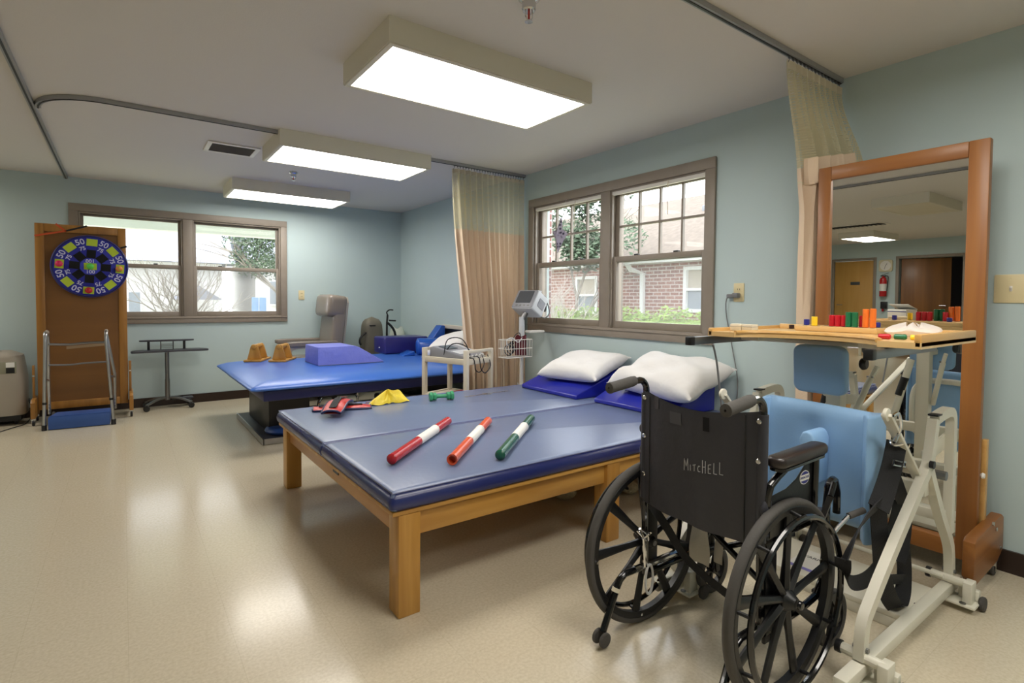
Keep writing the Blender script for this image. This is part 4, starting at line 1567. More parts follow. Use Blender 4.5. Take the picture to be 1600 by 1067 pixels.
# ================================================================== STANDING FRAME
SO = (2.30, 1.03, 0)
SF = thing('standing_lift', 'cream steel standing frame with wood tray and sky-blue pads', 'standing lift', SO)
YR, YL = .685, 1.376
for side, y in ((-1, YR), (1, YL)):
    w = .040
    obj('base_tube', MB(SO).box(1.72, 2.80, y - w / 2, y + w / 2, .045, .085), 'cream', SF, bevel=.005)
    up = (0, 1, 0)
    obj('frame_leg', MB(SO).tube(smooth_path([(1.865, y, .09), (1.875, y, .19), (1.93, y, .25), (2.12, y, .395), (2.33, y, .545), (2.405, y, .60), (2.43, y, .65), (2.465, y, .775)], 5), 0, rect=(.038, .030), up=up), 'cream', SF, smooth=40)
    obj('frame_leg', MB(SO).tube(smooth_path([(2.42, y, .60), (2.44, y, .56), (2.56, y, .395), (2.665, y, .27), (2.70, y, .20), (2.715, y, .09)], 5), 0, rect=(.034, .030), up=up), 'cream', SF, smooth=40)
    obj('frame_loop', MB(SO).tube(smooth_path([(2.475, y, .775), (2.56, y, .785), (2.63, y, .785), (2.665, y, .76), (2.672, y, .70), (2.675, y, .50), (2.675, y, .29)], 5), 0, rect=(.036, .030), up=up), 'cream', SF, smooth=40)
    obj('post_cap', MB(SO).box(2.452, 2.502, y - .017, y + .017, .787, .795), 'black', SF, bevel=.003)
    obj('side_plate', MB(SO).beam((2.43, y - side * .02, .625), (2.78, y - side * .02, .675), .010, .060), 'cream', SF, bevel=.003)
    obj('bolt', MB(SO).cyl((2.56, y - .020, .545), (2.56, y + .020, .545), .018, n=8), 'steel', SF)
    for bx_ in (1.867, 2.712):
        obj('bolt', MB(SO).cyl((bx_, y - .022, .125), (bx_, y + .022, .125), .008, n=8), 'steel', SF)
    # lift arm
    tip = Vector((2.035, y + side * -.008, .842)) if side < 0 else Vector((1.975, 1.25, .835))
    root = Vector((2.39, y + side * -.02, .555))
    obj('lift_arm', MB(SO).beam(root, tip, .012, .032, (0, 1, 0)).lathe([(0, -.006), (.022, -.006), (.022, .006), (0, .006)], tip, 14, AXY), 'cream', SF, bevel=.002)
    obj('knob', MB(SO).cyl((2.39, y + side * .014, .62), (2.39, y + side * .028, .62), .014, n=12), 'black', SF)
    # swivelling floor brakes with small wheels at both ends
    for ex in (1.865, 2.690):
        f = obj('floor_lock', MB(SO).cyl((ex, y - .075, .100), (ex, y + .055, .100), .017, n=12).box(ex - .03, ex + .03, y - .085, y - .055, .03, .115).box(ex - .05, ex + .055, y - .10, y + .035, .024, .034).box(ex + .02, ex + .05, y - .095, y - .03, .034, .075), 'cream', SF, bevel=.004)
        obj('rubber_cap', MB(SO).cyl((ex, y + .055, .10), (ex, y + .070, .10), .021, n=12), 'black', f)
        obj('caster', MB(SO).lathe([(0, -.009), (.024, -.009), (.028, -.005), (.028, .005), (.024, .009), (0, .009)], (ex + .035, y - .105, .028), 16, AXY), 'rubber', f)
        obj('lock_bolt', MB(SO).lathe([(0, .003), (.011, .003), (.011, 0)], (ex - .038, y - .06, .035), 12), 'steel', f)
obj('cross_tube', MB(SO).cyl((2.64, YR, .12), (2.64, YL, .12), .009, n=10), 'cream', SF)
obj('cross_tube', MB(SO).box(2.60, 2.645, YR, YL, .35, .39), 'cream', SF, bevel=.004)
obj('foot_plate', MB(SO).box(2.30, 2.63, YR + .03, YL - .03, .040, .062).box(2.30, 2.312, YR + .03, YL - .03, .0, .040), 'cream', SF, bevel=.003)
obj('foot_bumper', MB(SO).cyl((2.44, YR + .035, .045), (2.44, YR + .018, .045), .018, n=12), 'black', SF)
wl = obj('warning_label', MB(SO).box(2.36, 2.56, 1.02, 1.17, .062, .0632), 'paper', SF, smooth=0, label='white warning label on the foot plate')
Lm = frame_mtx((2.49 - SO[0], 1.095 - SO[1], .0636), (0, -1, 0), (1, 0, 0))
text_obj('label_text', 'WARNING', .030, 'sign', wl, Lm, .0003)
obj('label_stripe', MB(SO).box(2.352, 2.375, 1.02, 1.17, .0632, .0636), M('label_violet', '#7F78C4', .5), wl, smooth=0)
# mast, braces and tray arms
obj('mast', MB(SO).box(2.43, 2.49, .996, 1.056, .34, 1.035), 'cream', SF, bevel=.006)
obj('mast_foot', MB(SO).box(2.40, 2.62, .985, 1.067, .30, .36), 'cream', SF, bevel=.006)
obj('pump_strut', MB(SO).cyl((2.46, .985, .66), (2.535, .925, .895), .012), 'cream', SF)
obj('pump_strut', MB(SO).cyl((2.535, .925, .895), (2.555, .909, .945), .009), 'cream', SF)
obj('strut_pin', MB(SO).cyl((2.53, .915, .90), (2.54, .94, .90), .004), 'steel', SF)
obj('lift_cylinder', MB(SO).cyl((2.56, 1.15, .50), (2.515, 1.07, .90), .017), 'cream', SF)
obj('strut_sleeve', MB(SO).cyl((2.54, 1.115, .70), (2.527, 1.092, .80), .0195), 'black', SF)
obj('tray_bracket', MB(SO).box(2.18, 2.58, .76, .84, 1.045, 1.066).box(2.18, 2.58, 1.22, 1.30, 1.045, 1.066).box(2.40, 2.54, .72, 1.33, 1.030, 1.048), 'cream', SF, bevel=.003)
for y in (.705, 1.372):
    b = obj('tray_arm', MB(SO).box(1.93, 2.50, y - .013, y + .013, 1.030, 1.062), 'steel', SF, bevel=.003)
    obj('end_cap', MB(SO).box(1.905, 1.935, y - .0145, y + .0145, 1.0285, 1.0635), 'black', b, bevel=.003)
# hand knobs
for (x, y, z) in ((2.41, .905, .965), (2.50, .93, 1.02), (2.50, 1.13, 1.02)):
    obj('knob', MB(SO).lathe([(0, -.012), (.018, -.012), (.024, -.006), (.026, 0), (.024, .006), (.018, .012), (0, .012)], (x, y, z), 10, AXY), 'black', SF)
obj('cable', MB(SO).tube(smooth_path([(2.02, 1.33, 1.03), (2.05, 1.33, .95), (2.09, 1.335, .80), (2.12, 1.34, .70)]), .0045, 6), 'cable_grey', SF)
obj('u_tube', MB(SO).tube(smooth_path([(2.26, .80, .46), (2.26, .80, .66), (2.26, .835, .735), (2.26, .90, .76), (2.26, 1.05, .76), (2.26, 1.105, .735), (2.26, 1.135, .66), (2.26, 1.135, .46)]), .016, 10).cyl((2.26, .80, .47), (2.43, 1.0, .47), .014).cyl((2.26, 1.135, .47), (2.43, 1.04, .47), .014), 'cream', SF)
obj('cross_bar', MB(SO).box(2.40, 2.44, YR, YL, .49, .54), 'cream', SF, bevel=.004)
# knee pad: curved padded board with wings and a middle divider
def kneef(side):
    def fn(u, v):
        y = 1.172 - .412 * u
        z = .822 - .012 * u - (.455 - .02 * u) * v
        a = 2 * u - 1
        x = 2.185 - .040 * abs(a) ** 5
        if side:
            x = 2.235 - .010 * abs(a) ** 3
        return Vector((x, y, z))
    return fn


g0, g1 = kneef(0), kneef(1)
nu, nv = 30, 20
kn = MB(SO)
outl = [(i / (nu - 1), 0) for i in range(nu)] + [(1, j / (nv - 1)) for j in range(1, nv)] + [(1 - i / (nu - 1), 1) for i in range(1, nu)] + [(0, 1 - j / (nv - 1)) for j in range(1, nv - 1)]
def soft(fn, k):
    def f(u, v):
        p = fn(u, v)
        e = min(u, 1 - u) * 8
        e2 = min(v, 1 - v) * 9
        e = min(e, 1) * min(e2, 1)
        p.x += k * (1 - math.sqrt(max(0, 1 - (1 - e) ** 2))) * .018
        # pressed dimple above the divider
        p.x += (.014 * math.exp(-(((u - .43) / .10) ** 2 + ((v - .24) / .12) ** 2))) if k > 0 else 0
        return p
    return f


kn.grid(soft(g0, 1), nu, nv).grid(soft(g1, -1), nu, nv)
sg0, sg1 = soft(g0, 1), soft(g1, -1)
vs_ = [sg0(u, v) for u, v in outl] + [sg1(u, v) for u, v in outl]
n = len(outl)
kn.add(vs_, [(i, (i + 1) % n, n + (i + 1) % n, n + i) for i in range(n)])
kp = obj('knee_pad', kn, 'skyblue', SF, smooth=60, weld=True, label='large sky-blue padded knee support')
wing = MB(SO).prism([(2.10, .775), (2.125, .757), (2.215, .752), (2.24, .765), (2.215, .795), (2.15, .805)], lambda a, b, c: Vector((a, b, c)), .352, .812)
obj('pad_wing', wing, 'skyblue', kp, bevel=.010, seg=3)
wing2 = MB(SO).prism([(2.12, 1.160), (2.14, 1.178), (2.22, 1.184), (2.24, 1.17), (2.2, 1.15)], lambda a, b, c: Vector((a, b, c)), .365, .820)
obj('pad_wing', wing2, 'skyblue', kp, bevel=.008, seg=3)
dv = MB(SO).prism([(-.026, 0), (.026, 0), (.028, .17), (.018, .195), (0, .202), (-.018, .195), (-.028, .17)], lambda a, b, c: Vector((c, .955 + a, .53 + b)), 2.055, 2.18)
obj('pad_divider', dv, 'skyblue', kp, bevel=.010, seg=3)
# chest pad
cp = MB(SO).prism(rrect(.205, .20, .035, 6), lambda a, b, c: Vector((2.30 + c - .06 * b, 1.031 + a, .936 + b)), 0, .045)
obj('chest_pad', cp, 'skyblue', SF, bevel=.012, seg=3, label='square sky-blue chest pad under the tray')
obj('chest_pad_stem', MB(SO).box(2.34, 2.44, 1.00, 1.05, .92, .95), 'cream', SF, bevel=.004)

# tray with a curved cut-out on the user's side
TX0, TX1, TY0, TY1 = 2.015, 2.585, .598, 1.352


def tray_outline(ins=0.0):
    pts = [(TX1 - ins, TY0 + ins), (TX1 - ins, TY1 - ins), (TX0 + ins, TY1 - ins)]
    yc = (TY0 + TY1) / 2
    hw = .255 + ins
    pts.append((TX0 + ins, yc + hw))
    for i in range(1, 16):
        a = PI * i / 16
        pts.append((TX0 + ins + (.155) * math.sin(a), yc + hw * math.cos(a)))
    pts.append((TX0 + ins, yc - hw))
    pts.append((TX0 + ins, TY0 + ins))
    return pts


SFT = obj('tray', MB(SO).prism(tray_outline(), lambda a, b, c: Vector((a, b, c)), 1.066, 1.086), 'maple', SF, smooth=30, label='pale wooden tray with curved cut-out')
obj('tray_edge', MB(SO).box(TX0, TX1, TY0, TY0 + .020, 1.070, 1.112), 'maplex', SFT, bevel=.004)
obj('tray_edge', MB(SO).box(TX0, TX1, TY1 - .020, TY1, 1.066, 1.100), 'maplex', SFT, bevel=.004)
obj('tray_edge', MB(SO).box(TX1 - .020, TX1, TY0 + .02, TY1 - .02, 1.086, 1.108), 'maple', SFT, bevel=.003)
rimc = [Vector((p[0] + .006, p[1], 1.086)) for p in tray_outline()[3:20]]
obj('tray_lip', MB(SO).tube(rimc, .0085, 8), 'maplex', SFT)

# sling: webbing loops hanging from the right lift arm's hook
t = thing('lifting_sling', 'black webbing sling hanging from the standing frame hook', 'sling', (2.09, .70, .80))
o = (2.09, .70, .80)
obj('hook', MB(o).tube(smooth_path([(2.035, .675, .842), (2.075, .672, .845), (2.11, .675, .80), (2.115, .685, .765), (2.10, .69, .742)]), .005, 8).tube(smooth_path([(2.10, .665, .742), (2.085, .685, .735), (2.10, .70, .742), (2.17, .705, .738), (2.225, .71, .722), (2.235, .70, .708), (2.16, .70, .718)]), .0045, 8), 'chrome', t)
ac = (.81, -.59, .22)
obj('strap', MB(o).ribbon(smooth_path([(2.190, .712, .722), (2.175, .712, .69), (2.150, .712, .64), (2.110, .714, .575), (2.060, .716, .515)]), .066, .005, ac), 'webbing', t, smooth=60)
obj('buckle', MB(o).tube([(2.130, .700, .672), (2.205, .690, .655), (2.202, .690, .640), (2.127, .700, .657)], .004, 6, closed=True), 'chrome', t)
obj('strap', MB(o).ribbon(smooth_path([(2.085, .722, .525), (2.03, .724, .512), (1.955, .726, .485), (1.89, .728, .44), (1.84, .730, .39)]), .056, .004, (.35, -.3, .9)), 'webbing', t, smooth=60)
obj('strap', MB(o).ribbon(smooth_path([(1.835, .732, .40), (1.85, .732, .345), (1.92, .734, .295), (2.03, .736, .272), (2.13, .738, .285), (2.20, .74, .33), (2.28, .742, .40), (2.33, .744, .47)]), .046, .004, (-.2, .35, .9)), 'webbing', t, smooth=60)
obj('strap', MB(o).ribbon(smooth_path([(2.085, .728, .54), (2.105, .728, .44), (2.125, .728, .35), (2.15, .728, .25), (2.22, .73, .15), (2.30, .735, .085)]), .058, .004, ac), 'webbing', t, smooth=60)
obj('strap', MB(o).ribbon(smooth_path([(2.30, .735, .085), (2.36, .742, .075), (2.42, .75, .11), (2.44, .755, .18), (2.41, .752, .26), (2.38, .748, .33)]), .052, .004, (.81, -.75, .25)), 'webbing', t, smooth=60)
obj('strap', MB(o).ribbon(smooth_path([(2.205, .728, .61), (2.28, .73, .53), (2.345, .735, .46), (2.39, .74, .38), (2.385, .745, .30), (2.345, .745, .24)]), .046, .004, (.7, -.6, .5)), 'webbing', t, smooth=60)
obj('strap', MB(o).ribbon(smooth_path([(2.18, .745, .22), (2.28, .748, .19), (2.38, .752, .16), (2.44, .756, .14)]), .040, .004, (.1, -.2, 1)), 'webbing', t, smooth=60)

# ------------------------------------------------------------------ things on the tray
TZT = 1.087
t = thing('peg_board', 'low wooden peg board lying on the tray under the coloured pegs', 'peg board', (2.46, .985, TZT))
o = (2.46, .985, TZT)
obj('board', MB(o).box(2.415, 2.555, .865, 1.185, TZT, TZT + .022), 'maple', t, bevel=.003)
for k in range(2):
    for j in range(6):
        obj('peg_hole', MB(o).lathe([(.0085, 0), (.0095, .0006), (.0095, 0)], (2.445 + .08 * k, .89 + .053 * j, TZT + .022), 12), 'sign', t)
PZ = TZT + .0225


def peg(x, y, h, mat, label, r=.0115, grp='coloured pegs standing on the tray'):
    t = thing('therapy_peg', label, 'peg', (x, y, PZ), 0, grp)
    obj('shaft', MB().lathe([(r - .003, 0), (r, .0015), (r, h - .002), (r - .0015, h), (r - .004, h), (r - .005, h - .006), (0, h - .006)], n=14), mat, t)
    obj('rib', MB().box(-.0008, .0008, -r - .0006, -r + .001, .002, h - .003), mat, t)
    return t


peg(2.452, .893, .078, 'orange', 'tall orange peg at the right end of the peg row')
peg(2.452, .919, .076, 'orange', 'tall orange peg next to the single red peg')
peg(2.470, .938, .048, 'peg_red', 'red peg between the green and orange pegs')
peg(2.450, .958, .062, 'green', 'green peg on the right of the green pair')
peg(2.450, .982, .062, 'green', 'green peg on the left of the green pair')
peg(2.470, 1.006, .048, 'peg_red', 'red peg beside the green pair')
peg(2.470, 1.031, .048, 'peg_red', 'middle red peg of the three beside the green pair')
peg(2.472, 1.056, .048, 'peg_red', 'leftmost of the three adjoining red pegs')
peg(2.428, 1.108, .040, 'yellow', 'yellow peg standing alone left of the red pegs', r=.0120)
peg(2.530, .905, .021, 'peg_blue', 'short blue peg at the right end behind the orange pegs')
peg(2.480, 1.165, .026, 'peg_blue', 'short blue peg left of the yellow peg')
t = peg(2.542, 1.262, .018, 'peg_black', 'tiny dark peg at the far left of the tray')
t.location.z = TZT

for k, (yy, lab) in enumerate(((1.283, 'cream eraser block on the tray, the left of the pair'), (1.231, 'cream eraser block on the tray, the right of the pair'))):
    t = thing('small_box', lab, 'box', (2.13, yy, TZT), math.radians(-4))
    obj('carton', MB().box(-.022, .022, -.025, .025, 0, .030), 'net_tape', t, bevel=.003)
    obj('lid_seam', MB().box(-.0224, .0224, -.0254, .0254, .019, .0205), 'cable_grey', t)
# plastic bag with pegs spilling out
mb = MB((2.30, .70, TZT)).grid(lambda u, v: Vector((2.32 + (.03 + .10 * math.sin(PI * v)) * math.cos(2 * PI * u) * (1 + .15 * math.cos(5 * 2 * PI * u)), .715 + (.02 + .055 * math.sin(PI * v)) * math.sin(2 * PI * u) * (1 + .1 * math.sin(3 * 2 * PI * u)), TZT + .002 + .045 * v * (1 + .2 * math.sin(4 * 2 * PI * u)))), 28, 9, cu=True)
b = obj('plastic_bag', mb, 'bag', smooth=80, at_o=True)
tag(b, 'clear plastic bag slumped on the right side of the tray', 'plastic bag')
for (x, y, m_, l_, rz) in ((2.10, .728, 'peg_red', 'red peg lying on the tray beside the plastic bag', 100), (2.125, .690, 'green', 'green peg lying on the tray between red and yellow pegs', 100), (2.13, .645, 'yellow', 'yellow peg lying on the tray against its right edge', 105)):
    t = thing('therapy_peg', l_, 'peg', (x, y, TZT), math.radians(rz), 'pegs lying in front of the bag')
    obj('shaft', MB().lathe([(0, -.018), (.006, -.018), (.009, -.014), (.009, .016), (.007, .018), (0, .018)], (0, 0, .0095), 14, rot3('Y', 90)), m_, t)
    obj('rib', MB().lathe([(.009, -.012), (.0095, -.011), (.0095, -.009), (.009, -.008)], (0, 0, .0095), 14, rot3('Y', 90)), m_, t)

# ================================================================== STANDING MIRROR
MXF = 2.985
o = (3.02, 1.02, 0)
t = thing('standing_mirror', 'tall cherry-framed posture mirror on wheeled blocks against the right wall', 'mirror', o)
my0, my1, mz0, mz1 = .662, 1.352, .085, 1.912
fw = .072
obj('frame_stile', MB(o).box(2.965, 3.005, my0, my0 + fw, mz0, mz1), 'cherryz', t, bevel=.004)
obj('frame_stile', MB(o).box(2.965, 3.005, my1 - .062, my1, mz0, mz1), 'cherryz', t, bevel=.004)
obj('frame_rail', MB(o).box(2.9655, 3.0045, my0 + fw, my1 - .062, mz1 - .068, mz1), 'cherryy', t, bevel=.004)
obj('frame_rail', MB(o).box(2.9655, 3.0045, my0 + fw, my1 - .062, mz0, mz0 + .075), 'cherryy', t, bevel=.004)
g = MB(o)
a, b = my0 + fw - .006, my1 - .056
tl = math.tan(math.radians(.43))
zc = 1.0
f_ = lambda y, z, d: (2.986 - (z - zc) * tl + d, y, z)
g.add([f_(a, mz0 + .07, 0), f_(b, mz0 + .07, 0), f_(b, mz1 - .064, 0), f_(a, mz1 - .064, 0), f_(a, mz0 + .07, .005), f_(b, mz0 + .07, .005), f_(b, mz1 - .064, .005), f_(a, mz1 - .064, .005)], [(0, 1, 2, 3), (7, 6, 5, 4), (0, 4, 5, 1), (1, 5, 6, 2), (2, 6, 7, 3), (3, 7, 4, 0)])
obj('glass', g, 'mirror', t, smooth=0)
obj('back_board', MB(o).box(3.005, 3.015, my0 + .01, my1 - .01, mz0 + .01, mz1 - .01), 'cherryy', t)
for (y0, y1) in ((my0 - .045, my0 - .004), (my1 + .004, my1 + .045)):
    blk = MB(o).prism([(2.755, .10), (2.76, .245), (2.785, .258), (3.155, .275), (3.185, .26), (3.19, .12), (3.175, .105), (3.10, .075), (2.80, .062)], lambda a_, b_, c_: Vector((a_, c_, b_)), y0, y1)
    bo = obj('foot_block', blk, 'cherryx', t, bevel=.006)
    for (cx) in (2.80, 3.13):
        obj('caster_wheel', MB(o).lathe([(0, -.008), (.026, -.008), (.029, -.004), (.029, .004), (.026, .008), (0, .008)], (cx, (y0 + y1) / 2 - .0, .0295), 18, AXY), 'rubber', bo)
        obj('caster_fork', MB(o).box(cx - .02, cx + .02, (y0 + y1) / 2 - .016, (y0 + y1) / 2 + .016, .05, .085).box(cx - .008, cx + .008, (y0 + y1) / 2 - .014, (y0 + y1) / 2 - .010, .02, .06), 'chrome', bo)
    yy = y0 if y0 < 1 else y1
    sg = -1 if y0 < 1 else 1
    for (x, z) in ((3.05, .235), (3.12, .135), (3.0, .27)):
        obj('bolt', MB(o).cyl((x, yy, z), (x, yy + sg * .006, z), .009, n=10), 'chrome', bo)
    obj('support_post', MB(o).box(3.02, 3.055, (y0 + y1) / 2 + (.012 if y0 < 1 else -.032), (y0 + y1) / 2 + (.032 if y0 < 1 else -.012), .20, .62), 'maplex', t, bevel=.003)
obj('knob', MB(o).lathe([(0, .018), (.010, .016), (.013, .008), (.006, 0)], (2.99, my0, .47), 14, rot3('X', 90)), 'white', t)

# ================================================================== HI-LO TREATMENT TABLE (bright blue, behind)
HX0, HX1, HY0, HY1, HZ = .775, 3.15, 4.43, 6.27, .567
o = ((HX0 + HX1) / 2, (HY0 + HY1) / 2, 0)
ht = thing('treatment_table', 'wide bright blue motorised treatment table on a black pedestal', 'table', o)


def cushion_rings(x0, x1, y0, y1, prof, r):
    rings = []
    for ins, z in prof:
        pts = []
        for cx, cy, a0 in ((x1 - ins - r, y1 - ins - r, 0), (x0 + ins + r, y1 - ins - r, 90), (x0 + ins + r, y0 + ins + r, 180), (x1 - ins - r, y0 + ins + r, 270)):
            for i in range(6):
                t = math.radians(a0 + 18 * i)
                pts.append((cx + r * math.cos(t), cy + r * math.sin(t), z))
        rings.append(pts)
    n = len(rings[0])
    vs_ = [p for q in rings for p in q]
    fs = [(k * n + i, k * n + (i + 1) % n, (k + 1) * n + (i + 1) % n, (k + 1) * n + i) for k in range(len(rings) - 1) for i in range(n)]
    fs += [tuple(range(n - 1, -1, -1)), tuple(range((len(rings) - 1) * n, len(rings) * n))]
    return vs_, fs


vs_, fs = cushion_rings(HX0, HX1, HY0, HY1, [(.05, .490), (.012, .494), (.002, .502), (.0, .508), (.004, .515), (.03, .528), (.08, .545), (.15, .558), (.25, HZ)], .035)
obj('mattress', MB(o).add(vs_, fs), 'hilo', ht, smooth=60, label='thin-edged bright blue vinyl mattress')
obj('under_frame', MB(o).box(HX0 + .10, HX1 - .05, HY0 + .05, HY1 - .05, .405, .490), 'navy', ht, bevel=.006)
for (x0, x1) in ((1.00, 1.34), (2.45, 2.80)):
    mb = MB(o).prism([(HY0 + .48, .055), (HY0 + .48, .36), (HY0 + .12, .405), (HY1 - .12, .405), (HY1 - .48, .36), (HY1 - .48, .055)], lambda a, b, c: Vector((c, a, b)), x0, x1)
    obj('pedestal', mb, 'black', ht, bevel=.004)
obj('base_plate', MB(o).box(.925, 2.95, 4.73, 5.96, .008, .050), 'deskdark', ht, bevel=.004)
obj('base_trim', MB(o).box(.918, 2.957, 4.720, 4.730, .005, .052), 'alu', ht)
obj('base_trim', MB(o).box(.915, .925, 4.72, 5.97, .005, .052), 'alu', ht)
t = thing('balance_disc', 'dark blue rubber balance disc lying on the pedestal base', 'balance disc', (1.13, 4.90, .0505))
obj('disc_body', MB().lathe([(0, 0), (.13, 0), (.155, .012), (.165, .03), (.155, .048), (.12, .06), (0, .066)], n=32), 'disc', t, smooth=50)
for r in (.05, .09):
    obj('ring_ridge', MB().torus((0, 0, .0645 if r < .07 else .062), r, .003, n=32, k=6), 'disc', t)


# ------------------------------------------------------------------ on the treatment table
def pushup_block(x, y, rz, label):
    t = thing('pushup_block', label, 'push-up block', (x, y, HZ + .001), math.radians(rz), 'wooden push-up blocks')
    obj('base', MB().box(-.165, .165, -.085, .085, 0, .020), 'oak', t, bevel=.004)
    for s in (-1, 1):
        mb = MB().prism([(-.068, .020), (.068, .020), (.034, .150), (.020, .172), (-.020, .172), (-.034, .150)], lambda a, b, c: Vector((c, a, b)), s * .095 - .015, s * .095 + .015)
        obj('end_support', mb, 'oakz', t, bevel=.004)
    obj('handle', MB().cyl((-.12, 0, .150), (.12, 0, .150), .023, n=16), 'oak', t, bevel=.002)
    return t


pushup_block(1.125, 6.03, 62, 'golden oak push-up block, the left of the pair')
pushup_block(1.335, 5.88, 58, 'golden oak push-up block, the right of the pair')

o = (1.83, 5.42, HZ)
t = thing('positioning_wedge', 'lilac-blue cloth-covered foam block with sloping end', 'foam wedge', o)
z = HZ + .001


def lil(u, v, y, seed):
    pass


prof = [(1.500, z), (2.165, z), (2.155, z + .012), (1.90, z + .165), (1.86, z + .178), (1.505, z + .178)]
obj('cover', MB(o).prism(prof, lambda a, b, c: Vector((a, c, b)), 5.20, 5.66), 'lilac', t, bevel=.010, seg=3)
obj('seam', MB(o).tube([(1.505, 5.203, z + .174), (1.86, 5.203, z + .174), (2.15, 5.203, z + .010)], .004, 6), 'lilac', t)
obj('seam', MB(o).tube([(1.503, 5.205, z + .004), (1.503, 5.205, z + .172)], .004, 6), 'lilac', t)
obj('base_piping', MB(o).tube([(2.15, 5.203, z + .004), (1.505, 5.203, z + .004), (1.503, 5.65, z + .004)], .004, 6), 'cable_grey', t)

o = (2.72, 6.05, HZ)
t = thing('box_bolster', 'indigo vinyl box cushion on the blue treatment table', 'cushion', o)
obj('cushion', MB(o).box(2.46, 3.02, 5.90, 6.24, z, z + .195), 'navypurple', t, bevel=.02, seg=3)
obj('stud', MB(o).lathe([(0, .006), (.008, .006), (.012, .001), (.012, 0)], (2.459, 6.06, z + .065), 12, rot3('Y', -90)), 'chrome', t)
obj('seam', MB(o).tube([(2.47, 5.905, z + .185), (3.01, 5.905, z + .185)], .003, 5), 'navypurple', t)

t = thing('roll_bolster', 'royal blue cylindrical roll bolster beside the box cushion', 'bolster', (2.74, 5.64, z + .098), math.radians(-14))
obj('roll_body', MB().lathe([(0, -.004), (.06, -.002), (.088, .006), (.097, .02), (.097, .40), (.085, .415), (0, .42)], n=28, mat=rot3('Y', 90)), 'rollblue', t, smooth=50)
obj('piping', MB().torus((.016, 0, 0), .094, .004, rot3('Y', 90), 32, 6), 'rollblue', t)
o = (2.60, 5.70, HZ)
t = thing('flat_wedge', 'thin blue foam wedge tip in front of the roll bolster', 'foam wedge', o)
obj('foam', MB(o).prism([(2.56, z), (2.70, z), (2.70, z + .05)], lambda a, b, c: Vector((a, c, b)), 5.60, 5.80), 'rollblue', t, bevel=.006)
obj('seam', MB(o).tube([(2.57, 5.602, z + .006), (2.69, 5.602, z + .045)], .002, 5), 'rollblue', t)
o = (3.03, 5.78, HZ)
t = thing('flat_wedge', 'blue foam wedge leaning against the wall behind the pillow', 'foam wedge', o)
obj('foam', MB(o).prism([(2.86, z), (3.16, z), (3.17, z + .33), (3.12, z + .33)], lambda a, b, c: Vector((a, c, b)), 5.74, 5.89), 'rollblue', t, bevel=.010)
obj('seam', MB(o).tube([(2.87, 5.742, z + .006), (3.12, 5.742, z + .322)], .003, 5), 'rollblue', t)
pillow((2.84, 5.02, .735), (.42, .58, .15), rot3('Y', -30) @ rot3('Z', 20), 'white pillow propped on the blue table behind the cart', .006, 9)

# ------------------------------------------------------------------ stored under the treatment table
t = thing('folded_walker', 'folded chrome walker lying under the blue treatment table', 'walker', (1.62, 4.98, .0505), math.radians(8))
obj('side_frame', MB().tube(smooth_path([(-.22, 0, .0), (-.20, 0, .16), (-.17, 0, .24), (-.12, 0, .265), (.14, 0, .255), (.18, 0, .24), (.20, 0, .16), (.21, 0, .0)]), .010, 8), 'chrome', t)
obj('side_frame', MB().tube(smooth_path([(-.15, .14, .0), (-.13, .14, .20), (-.09, .14, .28), (-.04, .14, .295), (.22, .14, .285), (.26, .14, .26), (.28, .14, .0)]), .010, 8), 'chrome', t)
obj('cross_bar', MB().cyl((0, 0, .258), (.08, .14, .29), .008), 'chrome', t)
obj('clip', MB().box(-.02, .02, -.015, .015, .16, .20), 'steel', t, bevel=.003)
t = thing('equipment_pile', 'black coiled cables and pads heaped under the blue table', 'cable coil', (2.17, 5.25, .0505))
for k in range(5):
    obj('coil', MB().torus((.01 * k, 0, .03 + .02 * k), .13 - .012 * k, .014, rot3('X', 6 * k) @ rot3('Y', -4 * k), 28, 6), 'cable', t)
obj('pad', MB().box(-.08, .08, -.06, .06, .13, .19), 'black', t, bevel=.02)
obj('lead', MB().tube(smooth_path([(-.06, -.05, .19), (-.02, -.08, .25), (.05, -.06, .23), (.06, 0, .19)]), .005, 6), 'cable_white', t)
t = thing('stored_device', 'grey electronic unit stored under the right end of the blue table', 'device', (2.62, 4.86, .0505), math.radians(4))
t.location = (2.28, 4.93, .0505)
obj('casing', MB().box(-.02, .34, -.12, .12, 0, .22), 'steel', t, bevel=.012)
obj('front_panel', MB().box(.0, .32, -.126, -.12, .05, .19), 'devgrey', t)
obj('slot', MB().box(.05, .20, -.129, -.126, .13, .15), 'black', t)

# ================================================================== RECLINER
o = (1.9, 6.75, 0)
t = thing('recliner_chair', 'taupe vinyl high-back recliner between blue table and back wall', 'recliner', o)
lean = rot3('Y', 6)


def soft_box(mb, x0, x1, y0, y1, z0, z1, r, m=None, piv=None):
    """rounded slab via superellipse profile"""
    c = Vector(((x0 + x1) / 2, (y0 + y1) / 2, (z0 + z1) / 2))
    sx, sy, sz = (x1 - x0) / 2, (y1 - y0) / 2, (z1 - z0) / 2

    def fn(u, v):
        a, b = 2 * PI * u, PI * (v - .5)
        e = .35
        f = lambda q: math.copysign(abs(q) ** e, q)
        p = Vector((sx * f(math.cos(b)) * f(math.cos(a)), sy * f(math.cos(b)) * f(math.sin(a)), sz * f(math.sin(b)))) + c
        if m is not None:
            p = piv + m @ (p - piv)
        return p
    return mb.grid(fn, 40, 18, cu=True)


